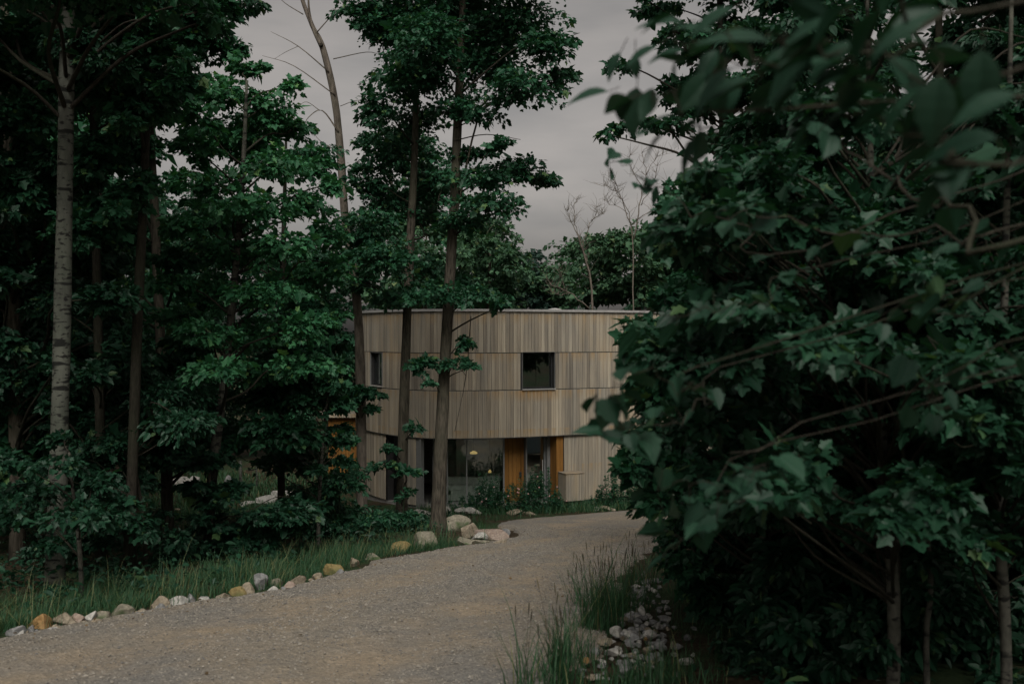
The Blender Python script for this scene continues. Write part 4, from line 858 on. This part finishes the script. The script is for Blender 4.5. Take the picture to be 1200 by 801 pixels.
def rock(x, y, size, m, seed, label, group=None, base=ICO, lift=0, name='stone', cuts=9, bury=.25, rz=None):
    r = np.random.default_rng(seed); v = rock_verts(r, np.asarray(size) / 2, base, cuts); z = gz(x, y) + lift
    b = MB(); zmin = v[:, 2].min(); b.add(v + (x, y, z - zmin - bury * (v[:, 2].max() - zmin)), base[1], r.random())
    o = b.build(name, M[m], None, False, (x, y, z)); tag(o, label, 'stone', group); return o
EG = 'stones edging the left side of the drive'
el = [(42, 738, .40, .24, 'rock_orange', 'large ochre orange stone at the left end of the edging row'), (68, 733, .36, .22, 'rock_tan', 'flat topped tan stone just right of the ochre orange one'), (90, 731, .20, .17, 'rock_pink', 'small pink stone with a pointed top in the edging row'), (102, 730, .20, .16, 'rock_white', 'pale pinkish stone beside the small pointed pink one'),
      (114, 726, .24, .17, 'rock_moss', 'mossy stone right of the two small pinkish stones'), (12, 746, .24, .16, 'rock_grey', 'grey stone half hidden in grass left of the large ochre orange stone'), (140, 723, .30, .16, 'rock_moss', 'flat mossy stone in the grassy part of the edging row'), (163, 720, .25, .10, 'rock_tan', 'low tan slab lying flat in the edging row'), (183, 714, .26, .16, 'rock_tan', 'stone with a pale chipped top before the low run of slabs'),
      (205, 709, .25, .12, 'rock_white', 'low pale slab midway along the edging row'), (222, 706, .24, .14, 'rock_grey', 'grey tilted slab midway along the edging row'), (240, 705, .28, .11, 'rock_white', 'long low pale slab left of the yellow lichen stones'), (258, 702, .26, .10, 'rock_tan', 'thin tan slab next to the yellow lichen stones'), (276, 699, .28, .18, 'rock_yellow', 'yellow lichened stone left of the big angular block'),
      (289, 697, .26, .2, 'rock_tan', 'wedge shaped tan stone leaning against the big angular block'), (302, 692, .34, .30, 'rock_grey', 'big angular grey block tallest in the edging row'), (317, 696, .18, .12, 'rock_white', 'small pale stone at the foot of the big angular block'), (324, 688, .24, .22, 'rock_moss', 'mossy stone just right of the big angular block'), (335, 691, .22, .16, 'rock_pink', 'pinkish chunk in the middle of the jumbled stones'),
      (346, 686, .30, .22, 'rock_tan', 'broad cracked tan stone among the jumbled stones'), (372, 682, .26, .15, 'rock_tan', 'flat tan stone in front of the bright yellow one'), (385, 674, .42, .26, 'rock_yellow', 'bright yellow lichened stone rounded on top'), (397, 676, .2, .14, 'rock_grey', 'small grey stone touching the bright yellow one'), (413, 664, .24, .26, 'rock_tan', 'upright tan stone at the grassy end of the edging row'), (436, 656, .4, .2, 'rock_moss', 'mossy stone sunk in grass below the left tree trunks'),
      (467, 648, .6, .3, 'rock_yellow', 'yellow tinged boulder among grass below the middle trunk'), (498, 643, .7, .52, 'rock_moss', 'pointed grey boulder standing left of the thick trunk')]
for k, (px, py, wd, h, m, lb) in enumerate(el):
    x, y = GP(px, py); rock(x, y + wd * .25, (wd * random.uniform(.7, 1.12), wd * .75, h * random.uniform(.95, 1.35)), m, 200 + k, lb, EG, bury=.34, cuts=8)
for k in range(60):
    t_ = random.uniform(0, 1); px = 8 + t_ * 400; py = np.interp(px, [0, 100, 200, 300, 400, 420], [748, 734, 711, 698, 674, 666]) + random.uniform(-2, 3); x, y = GP(px, py)
    s = random.uniform(.03, .12); rock(x, y, (s * 1.3, s, s), random.choice(['rock_tan', 'rock_grey', 'rock_moss', 'rock_tan', 'rock_white']), 300 + k, 'fist sized stone chip lying between the larger edging stones', 'small chips along the edging row', ICO2)
# stone heap by the thick trunk
hp = [(535, 622, 1.0, .5, 'rock_moss', 'large mossy boulder leaning beside the base of the thick trunk'), (553, 628, .5, .42, 'rock_tan', 'tan block in the middle of the stone heap'), (576, 632, .85, .34, 'rock_pink', 'long pinkish slab on top of the stone heap'), (592, 630, .28, .28, 'rock_grey', 'small dark grey stone at the right end of the stone heap'), (565, 639, .6, .2, 'rock_moss', 'mossy flat stone low at the front of the stone heap'), (588, 640, .4, .2, 'rock_tan', 'tan stone low at the right front of the stone heap'), (544, 640, .45, .25, 'rock_moss', 'rounded mossy stone at the left front of the stone heap'), (603, 641, .25, .12, 'rock_tan', 'flat chip at the tip of the stone heap'), (596, 637, .34, .12, 'rock_grey', 'flat grey piece near the tip of the stone heap'), (580, 643, .3, .1, 'rock_moss', 'thin mossy piece lying in front of the long slab'), (560, 633, .4, .26, 'rock_white', 'pale wedge left of the long pinkish slab'), (545, 630, .45, .36, 'rock_tan', 'tan block leaning on the large mossy boulder')]
for k, (px, py, wd, h, m, lb) in enumerate(hp):
    x, y = GP(px, py); rock(x, y, (wd * 1.05, wd * .65, h * 1.0), m, 400 + k, lb, 'stones heaped at the bend of the drive', bury=.2)
for k, (px, row, wd, h, m, lb) in enumerate([(545, 609, 1.25, .46, 'rock_white', 'large pale rounded boulder lying before the glass wall'), (493, 607, 1.1, .5, 'rock_white', 'pale boulder between the middle and the thick trunk'), (518, 608, .8, .5, 'rock_white', 'pale boulder half hidden behind the thick trunk'), (600, 607, .7, .28, 'rock_tan', 'long tan stone below the flowering plants'), (620, 607, .55, .2, 'rock_tan', 'flat tan stone at the right foot of the flowering plants'), (712, 601, .75, .28, 'rock_tan', 'flat stone by the plants at the right wall of the house'), (700, 604, .5, .2, 'rock_white', 'small pale stone near the storage box')]):
    d = 29.0 if px < 640 else 30.6; x = (px - 600) / F * d; rock(x, d, (wd * 1.15, wd * .7, h * 1.0), m, 450 + k, lb, 'boulders along the front of the house', bury=.25, cuts=18)
# rubble at the right edge of the drive
RG = 'rubble stones heaped at the right edge of the drive'
r0 = np.random.default_rng(5); rub = []
feat = [(752, 728, .30, 'rock_white', 'large pale block on top of the rubble heap'), (757, 757, .11, 'rock_orange', 'single orange brown stone in the rubble heap'), (722, 752, .24, 'rock_white', 'pale rounded stone at the left side of the rubble heap'), (688, 784, .13, 'rock_orange', 'small orange stone lying alone left of the rubble heap'), (778, 735, .28, 'rock_grey', 'broad grey stone at the right top of the rubble heap'), (744, 760, .24, 'rock_grey', 'angular dark grey stone in the middle of the rubble heap'), (757, 690, .26, 'rock_grey', 'dark grey stone at the far end of the rubble strip'), (720, 775, .26, 'rock_white', 'pale flat stone in the lower left of the rubble heap')]
for k, (px, py, s, m, lb) in enumerate(feat):
    x, y = GP(px, py); s *= .6; rock(x, y, (s * 1.2, s * .95, s * .85), m, 500 + k, lb, RG, lift=.05, bury=.15, cuts=13)
rest = MB()
for k in range(250):
    py = 680 + 121 * r0.random() ** .8; cx = np.interp(py, [680, 720, 760, 800], [758, 752, 745, 735]); wd_ = np.interp(py, [680, 720, 760, 800], [14, 34, 52, 52]); px = cx + r0.normal(0, .5) * wd_
    x, y = GP(px, py); s = float(np.clip(np.exp(r0.normal(math.log(.068), .36)), .03, .14)); hh = .10 * math.exp(-((px - cx) / wd_) ** 2 * 2) * r0.random()
    if k >= 165:
        v_ = rock_verts(r0, (s * .65, s * .5, s * .4), ICO2, 10); rest.add(v_ + (x, y, gz(x, y) + hh + s * .2), ICO2[1], r0.random()); continue
    rock(x, y, (s * 1.3, s, s * .8), ['rock_grey', 'rock_white', 'rock_grey', 'rock_tan', 'rock_white'][k % 5], 520 + k, 'angular grey or pale broken stone in the rubble heap', RG, ICO2, lift=hh, bury=.12, cuts=10)

tag(rest.build('rubble', M['rock_grey']), 'small grey chips lying between the rubble stones', 'rubble', None, 'stuff')

# ------------------------------------------------------------------ grass
BLADE = (np.array([(-.5, 0, 0), (.5, 0, 0), (-.42, .4, .03), (.42, .4, .03), (-.28, .75, .14), (.28, .75, .14), (0, 1, .3)], float), [0, 1, 3, 2, 2, 3, 5, 4, 4, 5, 6], [4, 4, 3])
def blades(b, pts, length, width, r, lean=.35, tone=None, wind=(0, 0)):
    n = len(pts); a = r.random(n) * 6.28; ln = np.abs(r.normal(0, lean, n))
    D = np.c_[np.cos(a) * ln + wind[0], np.sin(a) * ln + wind[1], np.ones(n)]; Nn = np.c_[np.cos(a), np.sin(a), np.full(n, -.2)]
    Ls = length * np.exp(r.normal(0, .3, n)); S_ = np.c_[np.full(n, width) * r.uniform(.7, 1.3, n), Ls, Ls]
    tn = np.clip(r.normal(.45, .2, n), 0, .93); k = r.random(n) < .06; tn[k] = 1
    scatter_template(pts, D, Nn, S_, *BLADE, tn if tone is None else np.full(n, tone), b)
r = np.random.default_rng(91)
def verge(n, poly_px, jit=0):
    """points spread between two pixel lines on the slope: near line and far line"""
    t_ = r.random(n); near, far = poly_px
    px = np.interp(t_, np.linspace(0, 1, len(near)), [q[0] for q in near]); pyn = np.interp(t_, np.linspace(0, 1, len(near)), [q[1] for q in near])
    f = r.random(n); x0 = (px - 600) / F; dn = EYE * F / (pyn - 540); w_ = np.interp(t_, np.linspace(0, 1, len(far)), far)
    xn = x0 * dn; nx_, ny_ = -.86, .5
    f = f + jit / np.maximum(w_, .1); return np.c_[xn + nx_ * w_ * f, dn + ny_ * w_ * f]
b = MB()
near = [(-40, 752), (60, 738), (150, 722), (250, 703), (340, 690), (400, 672), (440, 657), (500, 648), (560, 640)]
q = verge(22000, (near, [1.5, 1.5, 1.5, 1.7, 1.8, 1.8, 1.8, 1.5, 1.0]), .24); patch = .6 + .5 * np.sin(q[:, 0] * 2.1) * np.sin(q[:, 1] * 1.7); q = q[r.random(len(q)) < patch]
blades(b, np.c_[q, ground_z(q[:, 0], q[:, 1]) - .01], .2, .007, r, .75, None, (.15, -.1))
q = verge(5000, (near, [.5] * 9), .12); q = q + r.normal(0, .05, q.shape); blades(b, np.c_[q, ground_z(q[:, 0], q[:, 1]) - .01], .13, .007, r, .6)
q = verge(420, (near, [1.4] * 9)); blades(b, np.c_[q, ground_z(q[:, 0], q[:, 1]) - .01],   .40, .005, r, .45, 1.0, (.15, -.05))
nr_ = RL[(RL[:, 1] > -4) & (RL[:, 1] < 9.1)]; kk = r.integers(0, len(nr_) - 1, 9000); ff = r.random((9000, 1)); q = nr_[kk] * (1 - ff) + nr_[kk + 1] * ff; q[:, 0] -= .12 + 1.9 * r.random(9000) ** 1.4
blades(b, np.c_[q, ground_z(q[:, 0], q[:, 1]) - .01], .2, .007, r, .75)
# around the tree feet, in front of the house, and right of the drive
def area(n, x0, x1, y0, y1): return np.c_[r.uniform(x0, x1, n), r.uniform(y0, y1, n)]
q = area(16000, -9, 1.2, 19, 31); rd = on_road(q[:4000, 0], q[:4000, 1]); q = q[:4000][rd > .25]; blades(b, np.c_[q, ground_z(q[:, 0], q[:, 1]) - .01], .24, .012, r, .45)
s_ = r.uniform(s_at(500), s_at(745), 5200); o_ = r.random(5200) ** 1.3
pts_ = np.array([wallpt(s0, -.15 - 2.2 * k, 0)[:2] for s0, k in zip(s_, o_)]); rd = on_road(pts_[:, 0], pts_[:, 1]); pts_ = pts_[rd > .18]
blades(b, np.c_[pts_, ground_z(pts_[:, 0], pts_[:, 1]) - .01], .24, .014, r, .5)
q = area(6500, .7, 3.6, 6.2, 17); rl = np.interp(q[:, 1], RR[:, 1][:150], RR[:, 0][:150]); q = q[(q[:, 0] > rl + .12) & (q[:, 0] < rl + .9 + .05 * q[:, 1])]
rub_c = np.interp(q[:, 1], [7, 8.5, 10.4, 13], [.95, 1.1, 1.35, 1.75]); keep = (np.abs(q[:, 0] - rub_c) > .28) | (r.random(len(q)) < .22); q = q[keep]
blades(b, np.c_[q, ground_z(q[:, 0], q[:, 1]) - .01], .13, .006, r, .6)
tag(b.build('grass', M['grass']), 'uneven green grass growing along the verges of the drive', 'grass', None, 'stuff')
# clearing lit beyond the left trees
b = MB(); q = area(9000, -15, -6.2, 26, 40); blades(b, np.c_[q, ground_z(q[:, 0], q[:, 1]) - .01], .22, .03, r, .5)
tag(b.build('meadow_grass', M['grass']), 'short meadow grass in the clearing left of the house', 'grass', None, 'stuff')
# tall grass tufts at the right edge
TG = 'tall grass tufts at the right edge of the drive'
def tuft(px, py, n, h, rad, label, seed, seeds=6, wd=.007):
    r_ = np.random.default_rng(seed); x, y = GP(px, py); z = gz(x, y); root = empty('grass_tuft', (x, y, z), label, 'grass tuft', TG)
    n = int(n * 1.9); b = MB(); p = np.c_[x + r_.normal(0, rad, n), y + r_.normal(0, rad, n), np.full(n, z - .01)]; p[:, 2] = ground_z(p[:, 0], p[:, 1]) - .01; blades(b, p, h, wd * 1.15, r_, .24); b.build('blades', M['grass'], root)
    b = MB()
    for k in range(seeds):
        a = r_.random() * 6.28; ln = r_.uniform(.05, .4) * h; e = np.array([x + r_.normal(0, rad), y + r_.normal(0, rad), z]); tip = e + (math.cos(a) * ln, math.sin(a) * ln, h * r_.uniform(1.0, 1.55)); mid = (e + tip) / 2 + (0, 0, .06 * h)
        b.tube([e, mid, tip], [.0022, .0016, .001], 4, .2, False); dv = (tip - mid) / np.linalg.norm(tip - mid); b.tube([tip - dv * .01, tip + dv * .03, tip + dv * .07, tip + dv * .09], [.0015, .005, .004, .001], 5, r_.random())
    b.build('seed_stalks', M['seed'], root)
for k, a in enumerate([(705, 742, 150, .50, .10, 'large dense tuft of tall grass left of the rubble heap', 16), (728, 722, 120, .40, .12, 'bushy tuft of grass just behind the dense tall one', 12), (657, 795, 60, .42, .05, 'narrow upright tuft in front of the dense tall grass', 6), (652, 806, 60, .30, .10, 'ragged low tuft at the bottom of the drive edge', 5), (612, 815, 18, .42, .05, 'sparse few bladed tuft nearest the middle of the drive', 3), (680, 780, 40, .28, .10, 'short thin tuft between the narrow tuft and the rubble', 6), (690, 715, 30, .36, .12, 'thin tuft with nodding seed heads on the far side of the dense one', 12), (770, 800, 120, .22, .16, 'low spreading green tuft below the rubble heap', 2), (748, 690, 60, .4, .12, 'grass tuft at the far end of the rubble strip', 9), (725, 806, 90, .16, .16, 'short mat of grass at the bottom edge below the rubble', 2)]):
    tuft(*a[:6], 600 + k, a[6])
# ------------------------------------------------------------------ plants along the house
def plant(px, d, w_px, h_px, label, seed, flowers=0, n=1500, size=.05):
    r_ = np.random.default_rng(seed); x = (px - 600) / F * d; z = gz(x, d); root = empty('flowering_plant', (x, d, z), label, 'plant', 'plants along the front of the house')
    W, H = w_px / F * d, h_px / F * d; bl, bt, bf = MB(), MB(), MB(); ns = max(14, int(W * 34))
    for k in range(ns):
        e = np.array([x + r_.normal(0, .42) * W * .6, d + r_.normal(0, .15), z]); hh = H * r_.uniform(.45, 1.05) * math.exp(-((e[0] - x) / W) ** 2 * 1.6); tip = e + (r_.normal(0, .09), r_.normal(0, .09), hh)
        bt.tube([e, (e + tip) / 2 + r_.normal(0, .02, 3), tip], [.006, .004, .002], 4, cap=False)
        m = int(n / ns); f = r_.random(m) ** .8; pos = e + (tip - e) * f[:, None] + r_.normal(0, .06, (m, 3)) * (1.15 - f)[:, None]; aa = r_.random(m) * 6.28
        add_leaves(bl, pos, np.c_[np.cos(aa), np.sin(aa), np.full(m, .3)], size, OVATE, r_)
    bt.build('stem', M['stem'], root); bl.build('leaves', M['leaf_maple'], root)
    if flowers:
        for k in range(flowers):
            p = np.array([x + r_.normal(0, .3) * W, d - .2 - r_.random() * .2, z + H * r_.uniform(.3, .75)]); a = np.linspace(0, 6.28, 7)[:-1]; m = 6
            bf.add([p + (0, -.02, 0)] + [p + (math.cos(q) * .024, 0.008 * (i % 2), math.sin(q) * .024) for i, q in enumerate(a)], [(0, i + 1, (i + 1) % 6 + 1) for i in range(6)])
        bf.build('flowers', M['petal'], root)
M['petal'] = plain('pink petal', (.62, .36, .34), .7, 0, .15)
plant(574, 29.6, 48, 48, 'bushy green plant before the right half of the glass wall', 701, 4, 3000)
plant(632, 29.7, 42, 62, 'tall leafy plant with pink flowers before the glass door', 702, 6, 3200)
plant(608, 29.4, 26, 42, 'narrow leafy plant before the orange panel', 703, 4, 1600)
plant(548, 29.4, 26, 24, 'low plant behind the large pale boulder', 704, 0, 900)
plant(713, 31.0, 34, 40, 'green plant at the right wall near the flat stone', 705, 2, 2000)
plant(738, 31.6, 34, 36, 'green plant at the right end of the visible wall', 706, 1, 1800)
plant(652, 30.2, 22, 26, 'small plant at the left foot of the storage box', 707, 2, 900)

# ------------------------------------------------------------------ things in the clearing, parked car
def post(px, row0, d, h, rr, label):
    x = (px - 600) / F * d; z = gz(x, d); b = MB(); b.tube([(x, d, z - .1), (x + .02, d, z + h * .5), (x, d, z + h)], rr, 10); b.tube([(x, d, z + h), (x, d, z + h + .03)], [rr, rr * .6], 10)
    tag(b.build('wooden_post', M['bark_pale'], None, True, (x, d, z)), label, 'post')
post(281, 545, 33, 1.25, .055, 'thick pale wooden post standing in the clearing left of the house'); post(300, 545, 35, .9, .03, 'thin pale stake standing right of the thick post in the clearing')
for k, (px, row, wd, h, m, lb) in enumerate([(208, 564, 1.6, .35, 'rock_white', 'long pale slab at the left of the clearing'), (228, 563, 1.1, .35, 'rock_white', 'pale grey slab next to the long one in the clearing'), (268, 561, .6, .45, 'rock_grey', 'grey stone standing in the clearing below the posts'), (310, 588, 1.1, .4, 'rock_white', 'pale boulder in the clearing nearest the shrubs'), (328, 580, 1.2, .4, 'rock_white', 'bright pale boulder at the right of the clearing'), (292, 592, .9, .3, 'rock_white', 'low pale boulder at the left of the boulder line in the clearing'), (195, 601, 1.4, .2, 'rock_tan', 'tan flat stone at the near edge of the clearing')]):
    d = float(np.clip((EYE - ZB) * F / (row - HZ), 24, 40)); rock((px - 600) / F * d, d, (wd, wd * .8, h * 1.4), m, 800 + k, lb, 'pale stones in the clearing', bury=.2, cuts=16)
def car(x, y, rz):
    root = empty('parked_car', (x, y, gz(x, y) + .04), 'blue grey hatchback parked behind the right thicket', 'car'); root.rotation_euler = (0, 0, rz)
    paint = plain('blue grey car paint', (.20, .27, .36), .25, .3, .03); blk = M['inner_dark']; rub_ = plain('tyre rubber', (.02, .02, .02), .9); rim = M['metal_cap']
    def loc(b, name, m, par, sm=False, mv=None):
        me_o = b.build(name, m, None, sm); me_o.parent = par; 
        return me_o
    prof = [(-2.05, .32), (-2.1, .62), (-2.0, .86), (-1.2, .98), (-.95, 1.0), (1.55, 1.02), (1.95, .98), (2.08, .7), (2.05, .32)]
    def extr(b, pr, w0, w1=None, zc=None):
        m = len(pr); n_ = []
        for s in (-1, 1):
            for (u, z) in pr:
                wv = w0 if zc is None or z < zc else w1; n_.append((u, s * wv, z))
        b.add(n_, [tuple(range(m)), tuple(range(2 * m - 1, m - 1, -1))] + [(i, m + i, m + (i + 1) % m, (i + 1) % m) for i in range(m)])
    b = MB(); extr(b, prof, .88); body = loc(b, 'body', paint, root); bv = body.modifiers.new('b', 'BEVEL'); bv.width = .07; bv.segments = 3
    b = MB(); extr(b, [(-1.0, 1.0), (-.25, 1.46), (.2, 1.5), (1.2, 1.47), (1.85, 1.03)], .84, .66, 1.2); loc(b, 'cabin_glass', M['car_glass'], root)
    b = MB(); extr(b, [(-.28, 1.475), (.2, 1.535), (1.22, 1.5), (1.25, 1.46), (.2, 1.49), (-.26, 1.44)], .675); loc(b, 'roof', paint, root)
    for s in (-1, 1):
        b = MB()
        for (u0, z0, u1, z1) in ((-1.0, 1.0, -.27, 1.465), (.35, 1.0, .32, 1.49), (1.88, 1.03, 1.22, 1.48)): b.tube([(u0, s * .85, z0), (u1, s * .672, z1)], .035, 6)
        loc(b, 'pillar', paint, root)
        b = MB(); b.box((-2.02, s * .62, .74), (.14, .34, .16)); loc(b, 'headlight', M['metal_cap'], root)
        b = MB(); b.box((-.75, s * .98, 1.06), (.12, .18, .13)); loc(b, 'mirror', paint, root)
    for u in (-1.3, 1.3):
        for s in (-1, 1):
            b = MB(); b.tube([(u, s * .70, .32), (u, s * .90, .32)], .32, 24); wh = loc(b, 'wheel', rub_, root)
            b = MB(); b.tube([(u, s * .89, .32), (u, s * .915, .32)], .2, 18); loc(b, 'rim', rim, wh)
    b = MB(); b.box((-2.075, 0, .48), (.08, 1.3, .2)); loc(b, 'grille', blk, root)
m_, t_, b_ = mat('car window glass'); b_.inputs['Base Color'].default_value = (.03, .04, .05, 1); b_.inputs['Roughness'].default_value = .05; M['car_glass'] = m_
car(6.4, 27.2, R(35))
